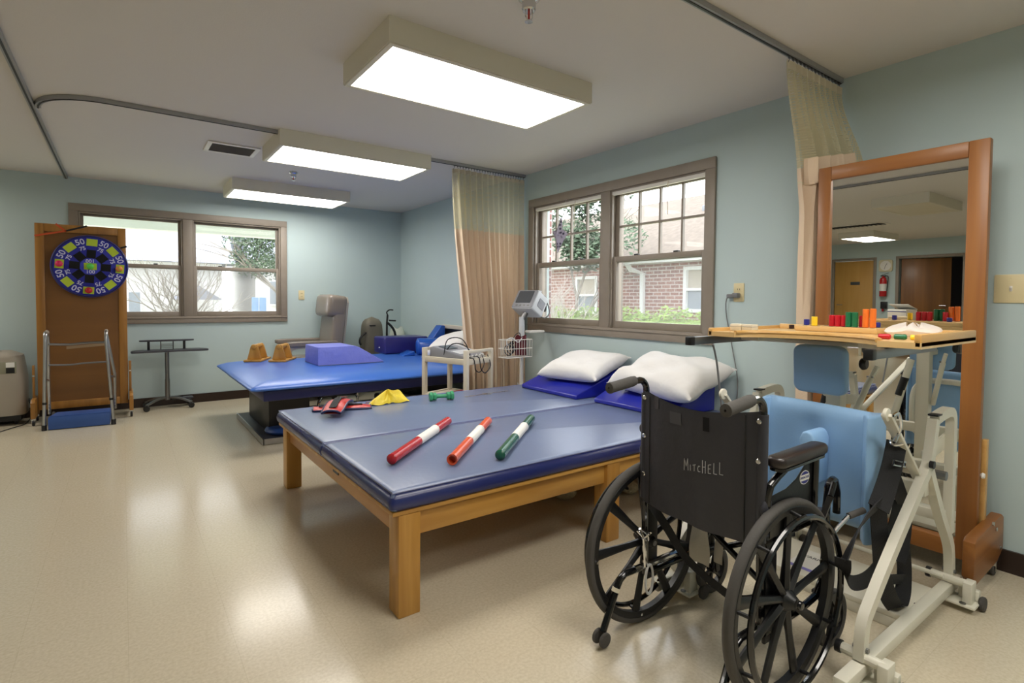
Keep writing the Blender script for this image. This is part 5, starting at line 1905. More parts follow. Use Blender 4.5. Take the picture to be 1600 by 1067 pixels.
pv = Vector((2.05, 6.72, .42))
obj('backrest', soft_box(MB(o), 1.985, 2.15, 6.45, 7.0, .44, 1.20, .1, lean, pv), 'taupe', t, smooth=60)
obj('head_cushion', soft_box(MB(o), 1.90, 2.15, 6.445, 7.005, .985, 1.262, .1, lean, pv), 'taupe', t, smooth=60)
obj('back_shell', MB(o).prism([(6.50, .40), (6.955, .40), (6.985, 1.18), (6.94, 1.25), (6.54, 1.25), (6.48, 1.18)], lambda a, b, c: pv + lean @ (Vector((c, a, b)) - pv), 2.135, 2.165), 'taupe_frame', t, bevel=.008)
obj('seat_cushion', soft_box(MB(o), 1.52, 2.04, 6.50, 6.96, .36, .52, .1), 'taupe', t, smooth=60)
obj('chair_base', MB(o).box(1.56, 2.10, 6.50, 6.96, .08, .38), 'taupe_frame', t, bevel=.02)
for y in (6.42, 6.985):
    obj('armrest', soft_box(MB(o), 1.50, 2.08, y - .05, y + .05, .655, .715, .1), 'taupe', t, smooth=60)
    obj('arm_frame', MB(o).tube(smooth_path([(1.62, y, .10), (1.54, y, .35), (1.52, y, .55), (1.56, y, .64), (1.70, y, .66)]), 0, rect=(.05, .035), up=(0, 1, 0)), 'taupe_frame', t, smooth=50)
    obj('arm_post', MB(o).box(2.02, 2.07, y - .02, y + .02, .10, .66), 'taupe_frame', t, bevel=.006)
    for x in (1.64, 2.04):
        obj('caster', MB(o).lathe([(0, -.012), (.03, -.012), (.035, 0), (.03, .012), (0, .012)], (x, y, .035), 16, AXY).box(x - .02, x + .02, y - .015, y + .015, .05, .12), 'black', t)

# olive-grey exerciser housing and its black arm crank
o = (2.66, 6.80, 0)
t = thing('exercise_machine', 'olive-grey exercise machine housing with black crank in the corner', 'exercise machine', o)
hs = MB(o).grid(lambda u, v: Vector((2.655 + (.155 - .045 * v ** 2) * math.copysign(abs(math.cos(2 * PI * u)) ** .55, math.cos(2 * PI * u)) * math.sqrt(max(0, 1 - max(0, v - .86) ** 2 / .0196)), 6.80 + .12 * math.copysign(abs(math.sin(2 * PI * u)) ** .55, math.sin(2 * PI * u)) * math.sqrt(max(0, 1 - max(0, v - .86) ** 2 / .0196)), .10 + .88 * v)), 36, 26, cu=True)
obj('housing', hs, 'olive', t, smooth=60)
obj('handle_strap', MB(o).box(2.58, 2.66, 6.675, 6.69, .86, .875), 'black', t, bevel=.004)
obj('foot', MB(o).box(2.48, 2.86, 6.72, 6.90, 0, .10), 'black', t, bevel=.02)
obj('crank_post', MB(o).tube([(2.84, 6.76, .08), (2.85, 6.76, .90), (2.86, 6.76, 1.0)], .014, 8), 'black', t)
obj('crank_arm', MB(o).tube(smooth_path([(2.86, 6.76, 1.0), (2.84, 6.74, 1.04), (2.87, 6.72, 1.07), (2.92, 6.72, 1.068)]), .009, 8), 'black', t)
obj('crank_arm', MB(o).tube(smooth_path([(2.85, 6.75, .90), (2.90, 6.73, .85), (2.94, 6.72, .78), (2.96, 6.72, .68)]), .016, 8), 'black', t)
obj('crank_grip', MB(o).cyl((2.86, 6.72, .93), (2.95, 6.70, .925), .011), 'black', t)
obj('side_grip', MB(o).tube(smooth_path([(2.54, 6.70, .78), (2.47, 6.70, .72), (2.455, 6.70, .66), (2.47, 6.70, .62)]), .013, 8), 'black', t)
o = (3.08, 6.92, 0)
t = thing('waste_bin', 'pale translucent bag-lined bin tucked into the room corner', 'bin', o)
obj('bin_body', MB(o).lathe([(0, 0), (.10, 0), (.125, .55), (.125, .60), (.118, .60), (.118, .55), (.0, .03)], (3.08, 6.95, 0), 24), 'taupe_frame', t)
obj('bin_liner', MB(o).grid(lambda u, v: Vector((3.08 + (.128 - .045 * v ** 2) * math.cos(2 * PI * u) * (1 + .05 * math.sin(12 * PI * u)), 6.95 + (.128 - .045 * v ** 2) * math.sin(2 * PI * u), .52 + .30 * v + .02 * math.sin(8 * PI * u) * v)), 40, 10, cu=True), mixmat('translucent_liner', '#DCE2D6', .25)[0], t, smooth=70)

# ================================================================== UTILITY CART
CA = math.atan2(.47, -.175) - PI / 2
t = thing('utility_cart', 'beige two-shelf utility cart in front of the beige curtain', 'cart', (2.325, 3.99, 0), math.radians(19))
cw, cd = .36, .50
for sx in (-1, 1):
    for sy in (-1, 1):
        x, y = sx * (cw / 2 - .018), sy * (cd / 2 - .018)
        obj('post', MB().box(x - .018, x + .018, y - .018, y + .018, .06, .80), 'cartbeige', t, bevel=.004)
        obj('caster', MB().lathe([(0, -.010), (.026, -.010), (.03, 0), (.026, .010), (0, .010)], (x, y, .03), 14, AXY).box(x - .012, x + .012, y - .012, y + .012, .045, .062), 'black', t)
for zs in (.395, .715):
    sh = obj('shelf', MB().box(-cw / 2 + .02, cw / 2 - .02, -cd / 2 + .02, cd / 2 - .02, zs - .010, zs), 'cartbeige', t)
    for (x0, x1, y0, y1) in ((-cw / 2 + .036, cw / 2 - .036, -cd / 2, -cd / 2 + .022), (-cw / 2 + .036, cw / 2 - .036, cd / 2 - .022, cd / 2), (-cw / 2, -cw / 2 + .022, -cd / 2 + .036, cd / 2 - .036), (cw / 2 - .022, cw / 2, -cd / 2 + .036, cd / 2 - .036)):
        obj('shelf_rim', MB().box(x0, x1, y0, y1, zs - .035, zs + .012), 'cartbeige', sh, bevel=.003)
for s in (-1, 1):
    obj('top_rail', MB().box(-cw / 2 + .036, cw / 2 - .036, s * (cd / 2 - .012) - .012, s * (cd / 2 - .012) + .012, .775, .80), 'cartbeige', t, bevel=.004)
cart = t


def cartpt(x, y, z):
    a = math.radians(19)
    return (2.325 + x * math.cos(a) - y * math.sin(a), 3.99 + x * math.sin(a) + y * math.cos(a), z)


cart_rot = math.radians(19)
t = thing('therapy_device', 'grey electrotherapy console sitting on the beige cart', 'device', cartpt(.01, .02, .716), cart_rot)
obj('casing', MB().prism([(-.19, 0), (.19, 0), (.19, .085), (.15, .095), (-.19, .030)], lambda a, b, c: Vector((c, a, b)), -.135, .135), 'devgrey', t, bevel=.008)
obj('side_cheek', MB().prism([(-.18, 0), (.185, 0), (.185, .092), (.15, .100), (-.18, .034)], lambda a, b, c: Vector((c, a, b)), .136, .150), 'devlight', t, bevel=.003)
sl = math.atan2(.065, .34)
sm = rot3('X', math.degrees(sl))
obj('screen', MB().obox((-.03, .07, .0835), (.14, .10, .004), sm), 'lcd', t)
obj('key_panel', MB().obox((-.02, -.09, .0525), (.20, .10, .004), sm), 'devlight', t)
for k in range(4):
    obj('socket', MB().cyl((-.09 + .05 * k, -.19, .014), (-.09 + .05 * k, -.197, .014), .010), 'black', t)
t = thing('cable_bundle', 'black leads looping over the cart edge', 'cables', cartpt(-.10, -.15, .716), cart_rot)
for k, pts in enumerate(([(-.02, .20, .02), (-.04, .14, .16), (.0, .02, .17), (.04, -.03, .06), (.05, -.02, .01)], [(.0, .22, .03), (.02, .14, .12), (.08, .06, .11), (.10, .0, .05)], [(.0, -.04, .02), (.0, -.11, .01), (.02, -.115, -.08), (.08, -.115, -.10), (.13, -.115, -.04), (.14, -.09, .02)], [(.06, -.03, .02), (.06, -.115, .02), (.08, -.12, -.07), (.14, -.12, -.115), (.22, -.115, -.06), (.22, -.08, .03)])):
    obj('lead', MB().tube(smooth_path(pts), .0045, 6), 'cable', t)
t = thing('cable_bundle', 'tangled white leads lying on the cart front', 'cables', cartpt(-.11, -.18, .716), cart_rot)
rnd = random.Random(4)
for k in range(5):
    pts = [(.02 + .035 * i + rnd.uniform(-.015, .015), rnd.uniform(-.03, .02), .006 + rnd.uniform(0, .03)) for i in range(7)]
    obj('lead', MB().tube(smooth_path(pts, 4), .004, 5), 'cable_white', t)
t = thing('red_folder', 'red folder lying on the lower cart shelf', 'folder', cartpt(.06, -.03, .396), cart_rot)
obj('cover', MB().box(-.10, .10, -.16, .13, 0, .006), 'redpaper', t)
obj('sheets', MB().box(-.095, .095, -.155, .125, .006, .012), 'redpaper', t)

# ================================================================== VITAL SIGNS MONITOR ON A POLE
o = (2.93, 3.88, 0)
t = thing('vital_signs_monitor', 'white vital signs monitor tilted on a pole with basket', 'monitor', o)
obj('pole', MB(o).cyl((2.93, 3.88, .06), (2.93, 3.88, 1.05), .018, n=16), 'white_paint', t)
obj('pole_sleeve', MB(o).cyl((2.93, 3.88, .88), (2.93, 3.88, 1.06), .026, n=16), 'devlight', t)
for k in range(5):
    a = 2 * PI * k / 5 + .3
    e = Vector((2.93 + .20 * math.cos(a), 3.88 + .17 * math.sin(a), .075))
    lg = obj('base_leg', MB(o).beam((2.93, 3.88, .085), e, .03, .025), 'white_paint', t, bevel=.004)
    obj('caster', MB(o).lathe([(0, -.012), (.024, -.012), (.028, 0), (.024, .012), (0, .012)], (e.x, e.y, .029), 14, AXY).cyl(e, (e.x, e.y, .03), .008), 'black', lg)
# monitor body: box tilted back, its screen facing up-left
mc = Vector((3.0, 3.87, 1.19))
mm = rot3('Z', 12) @ rot3('Y', 33)
# local: x right (side face towards window), y away, z up (screen normal towards -x/up)
body = MB(o).prism(rrect(.20, .25, .018, 4), lambda a, b, c: mc + mm @ Vector((c, b, a)), -.06, .10)
mo = obj('monitor_body', body, 'devlight', t, bevel=.008, seg=2)
obj('screen_bezel', MB(o).prism(rrect(.185, .235, .012, 3), lambda a, b, c: mc + mm @ Vector((c, b, a)), -.066, -.060), 'devgrey', mo, bevel=.002)
obj('screen', MB(o).prism(rrect(.125, .175, .006, 3), lambda a, b, c: mc + mm @ Vector((c, b + .005, a + .018)), -.069, -.066), 'lcd', mo)
for k in range(4):
    obj('button', MB(o).prism(rrect(.014, .022, .003, 2), lambda a, b, c: mc + mm @ Vector((c, b - .07 + .045 * k, a - .07)), -.069, -.066), 'cable_grey', mo)
obj('side_panel', MB(o).prism(rrect(.08, .09, .006, 3), lambda a, b, c: mc + mm @ Vector((.03 + b, -.1265 - c, a)), 0, .003), 'devgrey', mo)
obj('top_handle', MB(o).tube([mc + mm @ Vector(q) for q in ((.0, -.08, .10), (.02, -.07, .135), (.02, .07, .135), (.0, .08, .10))], .009, 8), 'devlight', mo)
obj('mount', MB(o).cyl((2.93, 3.88, 1.03), mc + mm @ Vector((.02, 0, -.09)), .024, n=12), 'steel', t)
obj('hose_hook', MB(o).box(2.98, 3.16, 3.83, 3.90, .915, .935), 'white_paint', t, bevel=.006)
obj('hose', MB(o).tube(smooth_path([mc + mm @ Vector((.10, -.06, .0)), (3.16, 3.82, 1.20), (3.19, 3.80, 1.10), (3.13, 3.80, 1.05), (3.06, 3.80, 1.08)]), .006, 6), 'cable_grey', t)
obj('hose', MB(o).tube(smooth_path([mc + mm @ Vector((.10, .02, .02)), (3.175, 3.86, 1.25), (3.18, 3.84, 1.15), (3.15, 3.82, 1.11), (3.17, 3.84, 1.20)]), .007, 6), 'cable', t)
obj('hose', MB(o).tube(smooth_path([(2.87, 3.80, .80), (2.86, 3.79, .60), (2.87, 3.79, .47), (2.84, 3.79, .45), (2.82, 3.79, .48)]), .005, 6), 'cable_white', t)
# wire basket
bk = dict(x0=2.66, x1=2.94, y0=3.74, y1=3.855, z0=.71, z1=.865)
B = bk
for z in (B['z0'], (B['z0'] + B['z1']) / 2, B['z1']):
    obj('basket_hoop', MB(o).tube([(B['x0'], B['y0'], z), (B['x1'], B['y0'], z), (B['x1'], B['y1'], z), (B['x0'], B['y1'], z)], .0032, 6, closed=True), 'white_paint', t)
for k in range(11):
    x = B['x0'] + (B['x1'] - B['x0']) * k / 10
    obj('basket_wire', MB(o).tube([(x, B['y0'], B['z1']), (x, B['y0'], B['z0']), (x, B['y1'], B['z0']), (x, B['y1'], B['z1'])], .002, 5), 'white_paint', t)
for k in range(1, 4):
    y = B['y0'] + (B['y1'] - B['y0']) * k / 4
    obj('basket_wire', MB(o).tube([(B['x0'], y, B['z1']), (B['x0'], y, B['z0']), (B['x1'], y, B['z0']), (B['x1'], y, B['z1'])], .002, 5), 'white_paint', t)
t = thing('blood_pressure_cuff', 'maroon cuff stuffed in the wire basket', 'cuff', (2.86, 3.79, .715))
obj('cuff', MB().grid(lambda u, v: Vector(((.055 + .01 * math.sin(6 * PI * u)) * math.cos(2 * PI * u), .035 * math.sin(2 * PI * u), .01 + .17 * v + .01 * math.sin(8 * PI * u) * v)), 30, 6, cu=True), 'maroon', t, smooth=70)
obj('tubing', MB().tube(smooth_path([(-.02, -.02, .15), (-.05, -.035, .21), (-.10, -.03, .18), (-.14, -.02, .08)]), .004, 6), 'cable', t)
t = thing('cable_coil', 'dark coiled leads in the left half of the wire basket', 'cables', (2.74, 3.79, .715))
for k in range(4):
    obj('coil', MB().torus((.02 * k - .02, 0, .06 + .012 * k), .045, .005, rot3('X', 80) @ rot3('Y', 12 * k), 24, 6), 'cable', t)
obj('lead', MB().tube(smooth_path([(-.05, -.03, .10), (-.07, -.045, .15), (-.02, -.05, .17), (.05, -.045, .13), (.09, -.05, .17)]), .004, 6), 'cable_white', t)

# ================================================================== BACK WALL, LEFT: rolling board with the soft dartboard
o = (-.31, 6.77, 0)
t = thing('rolling_board', 'tall brown wooden rolling board in front of the back window', 'board', o)
bx0, bx1, bz0, bz1 = -.665, .035, .125, 1.908
by = 6.755
obj('frame_stile', MB(o).box(bx0, bx0 + .068, by, by + .035, bz0, bz1), 'boardframe', t, bevel=.004)
obj('frame_stile', MB(o).box(bx1 - .068, bx1, by, by + .035, bz0, bz1), 'boardframe', t, bevel=.004)
obj('frame_rail', MB(o).box(bx0 + .068, bx1 - .068, by, by + .035, bz1 - .075, bz1), 'boardframe', t, bevel=.004)
obj('frame_rail', MB(o).box(bx0 + .068, bx1 - .068, by, by + .035, bz0, bz0 + .070), 'boardframe', t, bevel=.004)
obj('panel', MB(o).box(bx0 + .06, bx1 - .06, by + .014, by + .024, bz0 + .06, bz1 - .065), 'boardpanel', t)
obj('tape_strip', MB(o).add([(-.45, by + .013, .70), (-.12, by + .013, .725), (-.12, by + .013, .752), (-.45, by + .013, .728)], [(0, 1, 2, 3)]), M('beige_tape', '#9A8163', .6), t, smooth=0)
for x, sg in ((bx0 - .040, -1), (bx1 + .006, 1)):
    fb_ = obj('foot_block', MB(o).prism([(6.60, .07), (6.60, .22), (6.63, .25), (6.92, .25), (6.95, .22), (6.95, .07)], lambda a, b, c: Vector((c, a, b)), x, x + .034), 'boardframe', t, bevel=.006)
    for y in (6.64, 6.91):
        obj('caster_wheel', MB(o).lathe([(0, -.010), (.026, -.010), (.030, -.004), (.030, .004), (.026, .010), (0, .010)], (x + .017, y, .0305), 16, rot3('Y', 90)), 'black', fb_)
        obj('caster_fork', MB(o).box(x + .001, x + .033, y - .014, y + .014, .052, .075).box(x + .002, x + .006, y - .008, y + .008, .02, .06), 'chrome', fb_)
    obj('support_post', MB(o).box(x - .0 if sg > 0 else x + .004, x + .022, by - .022, by - .002, .20, .56), 'boardframe', t, bevel=.003)
    obj('bolt', MB(o).cyl((x + .012, by - .028, .46), (x + .012, by - .022, .46), .008, n=8), 'chrome', t)

dc = Vector((-.252, by - .034, 1.510))
DR = .303
t = thing('dartboard', 'round blue soft dartboard with lime squares hung on the board', 'dartboard', dc)
obj('disc', MB().lathe([(0, -.016), (DR - .006, -.016), (DR, -.008), (DR, .010), (DR - .006, .016), (0, .016)], (0, 0, 0), 64, rot3('X', 90)), 'dart_blue', t, smooth=50)
obj('edge_piping', MB().torus((0, -.014, 0), DR - .010, .006, rot3('X', 90), 64, 6), 'navy', t)


def on_dart(r, a):
    return Vector((r * math.cos(a), -.0165, r * math.sin(a)))


def dsq(r, a, w, h, mat, name, z=.0008):
    c = on_dart(r, a)
    ca, sa = math.cos(a - PI / 2), math.sin(a - PI / 2)
    pts = [(-w, -h), (w, -h), (w, h), (-w, h)]
    return obj(name, MB().prism(pts, lambda u, v, k: Vector((c.x + u * ca - v * sa, -.0165 - k, c.z + u * sa + v * ca)), 0, z), mat, t, smooth=0)


for k in range(8):
    a = PI / 4 * k - math.radians(4)
    dsq(.235, a, .043, .034, 'dart_lime', 'velcro_square')
    dsq(.122, a, .036, .040, 'dart_black', 'velcro_square')
octo = [(.082 * math.cos(PI / 5 * k + PI / 10), .082 * math.sin(PI / 5 * k + PI / 10)) for k in range(10)]
obj('centre_field', MB().prism(octo, lambda u, v, k: Vector((u, -.0165 - k, v)), .0008, .0014), 'dart_light', t, smooth=0)
obj('velcro_square', MB().prism([(-.050, -.030), (.050, -.034), (.050, .030), (-.050, .034)], lambda u, v, k: Vector((u, -.0165 - k, v)), .0015, .0022), 'dart_lime', t, smooth=0)
for k in range(8):
    a = PI / 4 * k + PI / 8 - math.radians(4)
    for (r, s, sz) in ((.243, '50', .076), (.180, '75', .050)):
        c = on_dart(r, a)
        up = Vector((math.cos(a), 0, math.sin(a)))
        rt = Vector((math.sin(a), 0, -math.cos(a)))
        text_obj('number', s, sz, 'dart_ink', t, frame_mtx((c.x, -.0172, c.z), rt, up), .0004, bold=.0012)
for s in (1, -1):
    text_obj('number', '100', .048, 'dart_ink', t, frame_mtx((0, -.0185, s * .054), (s * -1, 0, 0), (0, 0, -s)), .0004, bold=.001)
# elastic straps round the board
o = (-.31, by - .003, 1.8)
for (p, q, m_, l_) in (((-.665, 1.785), (-.44, 1.845), 'ribbon_orange', 'orange elastic strap stretched across the board at upper left'), ((-.51, 1.910), (-.44, 1.845), 'ribbon_orange', 'short orange elastic strap over the top of the board'), ((-.44, 1.845), (-.28, 1.905), 'webbing', 'black elastic strap tied near the top of the board'), ((-.01, 1.71), (.035, 1.725), 'webbing', 'short black strap at the right edge of the dartboard')):
    e = thing('elastic_strap', l_, 'strap', (p[0], by - .003, p[1]), 0, 'straps holding the dartboard')
    eo = (p[0], by - .003, p[1])
    obj('band', MB(eo).ribbon([(p[0], by - .003, p[1]), (q[0], by - .004, q[1])], .016, .003, (0, 0, 1)), m_, e, smooth=0)
    obj('knot', MB(eo).sphere((q[0], by - .006, q[1]), .009, 10, 6), m_, e)
for (dx, dz, m_, l_) in ((-.235, .016, 'ball_pink', 'pink ball stuck on the left lime square of the dartboard'), (0, .0, 'ball_green', 'green ball stuck at the centre of the dartboard'), (.228, -.016, 'ball_orange', 'orange and green ball stuck on the right lime square'), (-.015, -.235, 'red', 'dark red ball stuck on the bottom lime square')):
    b = thing('velcro_ball', l_, 'ball', (dc.x + dx, dc.y - .045, dc.z + dz), 0, 'balls on the dartboard')
    obj('ball_body', MB().sphere((0, 0, 0), .030, 18, 12), m_, b)
    obj('band', MB().torus((0, 0, 0), .0295, .0022, rot3('Y', 70), 28, 5), 'ball_green' if m_ == 'ball_orange' else m_, b)

# ------------------------------------------------------------------ walker and step platform
o = (-.34, 6.45, 0)
t = thing('walker', 'silver aluminium walker standing before the wooden board', 'walker', o)
for s, xf, xr, xt in ((-1, -.590, -.575, -.570), (1, -.085, -.075, -.132)):
    yf, yr = (6.365, 6.62) if s < 0 else (6.325, 6.60)
    xm = xt
    top = [(xf, yf, .03), (xm - s * .0, yf + .01, .80)] + [(xm, yf + .04 - .03 * math.cos(math.radians(a)), .835 + .045 * math.sin(math.radians(a))) for a in (20, 50, 80)] + [(xm, yf + .15, .885), (xm, yr - .06, .87), (xm, yr - .02, .84), (xr, yr + .01, .45), (xr, yr + .03, .10)]
    obj('side_frame', MB(o).tube(top, .0135, 10), 'alu', t)
    obj('hand_grip', MB(o).tube([(xm, yf + .045, .880), (xm, yf + .15, .886), (xm, yr - .08, .875)], .0165, 10), 'taupe_frame', t)
    obj('side_brace', MB(o).tube([(xf * .5 + xm * .5, yf + .005, .42), (xf * .5 + xm * .5, (yf + yr) / 2, .45), (xr, yr + .01, .42)], .009, 8), 'alu', t)
    obj('rubber_foot', MB(o).cyl((xf, yf, 0), (xf, yf, .05), .019, n=14), 'black', t)
    obj('leg_collar', MB(o).cyl((xf + (xm - xf) * .32, yf + .003, .235), (xf + (xm - xf) * .345, yf + .003, .255), .0165, n=12), 'black', t)
    obj('rear_wheel', MB(o).lathe([(0, -.011), (.052, -.011), (.060, -.006), (.060, .006), (.052, .011), (0, .011)], (xr - s * .03, yr + .03, .060), 24, rot3('Y', 90)), 'rubber', t)
    for k in range(6):
        obj('pin_hole', MB(o).cyl((xr, yr + .025 - .013, .13 + .03 * k), (xr, yr + .025 - .0145, .13 + .03 * k), .004, n=8), 'black', t)
for z, m_ in ((.770, 'steel'), (.575, 'cable_grey')):
    obj('cross_bar', MB(o).tube(smooth_path([(-.573, 6.60, z - .005), (-.42, 6.62, z - .015), (-.30, 6.62, z - .005), (-.12, 6.585, z)]), .012 if z > .6 else .008, 8), m_, t)
o = (-.34, 6.45, 0)
t = thing('step_platform', 'low blue step platform between the walker legs', 'step', o)
obj('step_body', MB(o).prism([(-.562, 6.345), (-.112, 6.315), (-.108, 6.56), (-.52, 6.58)], lambda a, b, c: Vector((a, b, c)), .004, .118), 'stepblue', t, bevel=.006)
obj('tread', MB(o).prism([(-.555, 6.352), (-.118, 6.322), (-.114, 6.553), (-.515, 6.573)], lambda a, b, c: Vector((a, b, c)), .118, .124), 'stepblue', t, bevel=.002)

# ------------------------------------------------------------------ dark laptop cart
o = (.385, 6.93, 0)
t = thing('laptop_cart', 'charcoal rolling laptop stand beside the wooden board', 'laptop cart', o)
obj('column', MB(o).cyl((.385, 6.95, .10), (.385, 6.95, .615), .021, n=18), 'steel', t)
obj('column_sleeve', MB(o).cyl((.385, 6.95, .09), (.385, 6.95, .32), .024, n=18), 'steel', t)
poly = smooth_path([(.075, 6.84, 0), (.06, 6.90, 0), (.10, 7.02, 0), (.22, 7.05, 0), (.60, 7.05, 0), (.71, 7.03, 0), (.775, 6.91, 0), (.74, 6.86, 0), (.55, 6.87, 0), (.38, 6.86, 0), (.22, 6.85, 0), (.075, 6.84, 0)], 3)[:-1]
obj('desk_top', MB(o).prism([(p.x, p.y) for p in poly], lambda a, b, c: Vector((a, b, c)), .620, .642), 'deskdark', t, bevel=.004)
sp = [(.39 + .255 * math.copysign(abs(math.cos(2 * PI * i / 28)) ** .6, math.cos(2 * PI * i / 28)), 6.99 + .05 * math.sin(2 * PI * i / 28)) for i in range(28)]
obj('monitor_shelf', MB(o).prism(sp, lambda a, b, c: Vector((a, b, c)), .732, .748), 'deskdark', t, bevel=.003)
for x in (.22, .55):
    obj('shelf_post', MB(o).box(x - .012, x + .012, 6.975, 7.0, .642, .732), 'black', t, bevel=.003)
for x in (.33, .445):
    obj('shelf_post', MB(o).box(x - .004, x + .004, 6.96, 6.99, .642, .732), 'black', t)
for k in range(3):
    obj('wire_tray', MB(o).cyl((.33, 6.965, .665 + .018 * k), (.445, 6.965, .665 + .018 * k), .003, n=6), 'steel', t)
obj('low_shelf', MB(o).prism(rrect(.22, .13, .03, 4), lambda a, b, c: Vector((a + .52, b + 7.0, c)), .085, .10), 'deskdark', t, bevel=.003)
for (ex, ey) in ((.19, 6.82), (.60, 6.83), (.19, 7.07), (.60, 7.07)):
    lg = obj('base_leg', MB(o).tube(smooth_path([(.385, 6.95, .115), (.385 + (ex - .385) * .5, 6.95 + (ey - 6.95) * .5, .108), (ex, ey, .065)]), 0, rect=(.035, .016), up=(0, 0, 1)), 'steel', t, smooth=40)
    obj('caster', MB(o).lathe([(0, -.020), (.024, -.020), (.030, -.012), (.030, .012), (.024, .020), (0, .020)], (ex, ey, .0305), 18, AXY), 'black', lg)

# ------------------------------------------------------------------ oxygen concentrator at the left edge
o = (-1.0, 6.93, 0)
t = thing('oxygen_concentrator', 'beige oxygen concentrator cut by the left edge of the view', 'oxygen concentrator', o)
cb = MB(o).grid(lambda u, v: Vector((-1.0 + (.245 - .04 * max(0, v - .55) ** 1.2 * 2.2 - .16 * max(0, v - .93) / .07 * .5) * math.copysign(abs(math.cos(2 * PI * u)) ** .4, math.cos(2 * PI * u)), 6.93 + (.17 - .05 * max(0, v - .55) - .06 * max(0, v - .93) / .07) * math.copysign(abs(math.sin(2 * PI * u)) ** .4, math.sin(2 * PI * u)), .095 + .60 * v)), 40, 30, cu=True)
topv = [(-1.0 + (.245 - .04 * .45 ** 1.2 * 2.2 - .08) * math.copysign(abs(math.cos(2 * PI * i / 40)) ** .4, math.cos(2 * PI * i / 40)), 6.93 + (.17 - .0225 - .06) * math.copysign(abs(math.sin(2 * PI * i / 40)) ** .4, math.sin(2 * PI * i / 40)), .695) for i in range(40)]
cb.add(topv, [tuple(range(40))])
obj('shell', cb, 'conc', t, smooth=50, weld=True)
obj('control_panel', MB(o).box(-1.14, -.815, 6.763, 6.790, .49, .60), M('panel_label', '#8F8D78', .5), t, bevel=.004)
obj('notice', MB(o).box(-.885, -.825, 6.760, 6.764, .55, .595), 'paper', t)
obj('display', MB(o).box(-.885, -.825, 6.760, 6.764, .495, .545), 'black', t)
obj('grille_slot', MB(o).box(-1.05, -.93, 6.86, 6.90, .690, .699), 'cable_grey', t)
obj('skirt', MB(o).box(-1.22, -.79, 6.80, 7.08, .035, .10), 'black', t, bevel=.01)
for (x, y) in ((-1.18, 6.84), (-.83, 6.84), (-1.18, 7.04), (-.83, 7.04)):
    obj('caster', MB(o).lathe([(0, -.012), (.026, -.012), (.030, 0), (.026, .012), (0, .012)], (x, y, .0305), 14, rot3('Y', 90)), 'black', t)
t = thing('power_cord', 'thin black cord trailing on the floor from the concentrator', 'cord', (-.78, 6.7, 0))
o = (-.78, 6.7, 0)
obj('wire', MB(o).tube(smooth_path([(-.76, 6.98, .20), (-.74, 6.97, .15), (-.735, 6.95, .05), (-.76, 6.78, .006), (-.82, 6.66, .005), (-.92, 6.45, .005), (-1.0, 6.20, .005)]), .004, 6), 'cable', t)
obj('plug', MB(o).box(-.772, -.745, 6.965, 6.995, .185, .215), 'black', t, bevel=.004)

# hanging paper star in the right window
o = (3.15, 3.62, 1.80)
t = thing('paper_ornament', 'patterned purple folded-paper star hanging in the right window', 'ornament', o)
R6 = []
tips = [(.10, 1.961 - 1.80, -.02), (.0, -.165, .0)]
vs_ = [(0, -.022, .16), (0, .105, .035), (0, .03, -.17), (0, -.105, -.005), (.035, .01, .0), (-.035, .01, .0), (0, -.035, .04), (0, .05, .04), (0, .055, -.05), (0, -.05, -.06)]
mb = MB()
mb.v = [Vector(p) for p in vs_]
outl = [0, 7, 1, 8, 2, 9, 3, 6]
mb.f = []
for i in range(8):
    a, b = outl[i], outl[(i + 1) % 8]
    mb.f += [(a, b, 4), (b, a, 5)]
obj('star_body', mb, 'starpaper', t, smooth=0)
obj('thread', MB().cyl((0, -.022, .16), (.054, -.022, .315), .0012, n=5), 'cable_white', t)

# ================================================================== OUTSIDE
GZ = -.25
g = obj('ground', MB().box(-30, 45, YB + .2, 60, GZ - .1, GZ).box(XR + .2, 45, -30, YB + .2, GZ - .1, GZ), 'grass', kind='structure', label='pale winter lawn outside the windows')

# neighbouring brick wing seen through the right window
o = (9.0, 8.0, GZ)
t = thing('brick_building', 'long red brick building with tan shingle roof outside the right window', 'building', o)
BX = 9.0
wins = [(4.95, 6.60, 1.00, 1.90), (8.98, 9.72, .90, 1.80), (11.6, 12.6, .9, 1.8)]
mb = MB(o)
cur = 1.0
for (a, b, c, d) in wins:
    mb.box(BX, BX + .25, cur, a, GZ, 2.0)
    mb.box(BX, BX + .25, a, b, GZ, c)
    mb.box(BX, BX + .25, a, b, d, 2.0)
    cur = b
mb.box(BX, BX + .25, cur, 17, GZ, 2.0)
obj('brick_wall', mb, 'brick', t, smooth=0)
obj('eave_board', MB(o).box(BX - .40, BX + .1, 1, 17, 1.985, 2.03).box(BX - .42, BX - .40, 1, 17, 1.985, 2.12), 'outwhite', t)
obj('roof', MB(o).prism([(BX - .45, 2.10), (BX + 3.2, 3.98), (BX + 6.8, 2.10), (BX + 6.8, 2.03), (BX - .45, 2.03)], lambda a, b, c: Vector((a, c, b)), .6, 17.4), 'shingle', t, smooth=0)
obj('roof_vent', MB(o).box(BX + 1.9, BX + 2.1, 7.35, 7.55, 3.2, 3.45), 'cable_grey', t, bevel=.03)
obj('downspout', MB(o).tube([(BX - .38, 7.75, 2.0), (BX - .30, 7.72, 1.88), (BX - .06, 7.60, 1.80), (BX - .06, 7.58, GZ)], 0, rect=(.09, .07), up=(1, 0, 0)), 'outwhite', t)
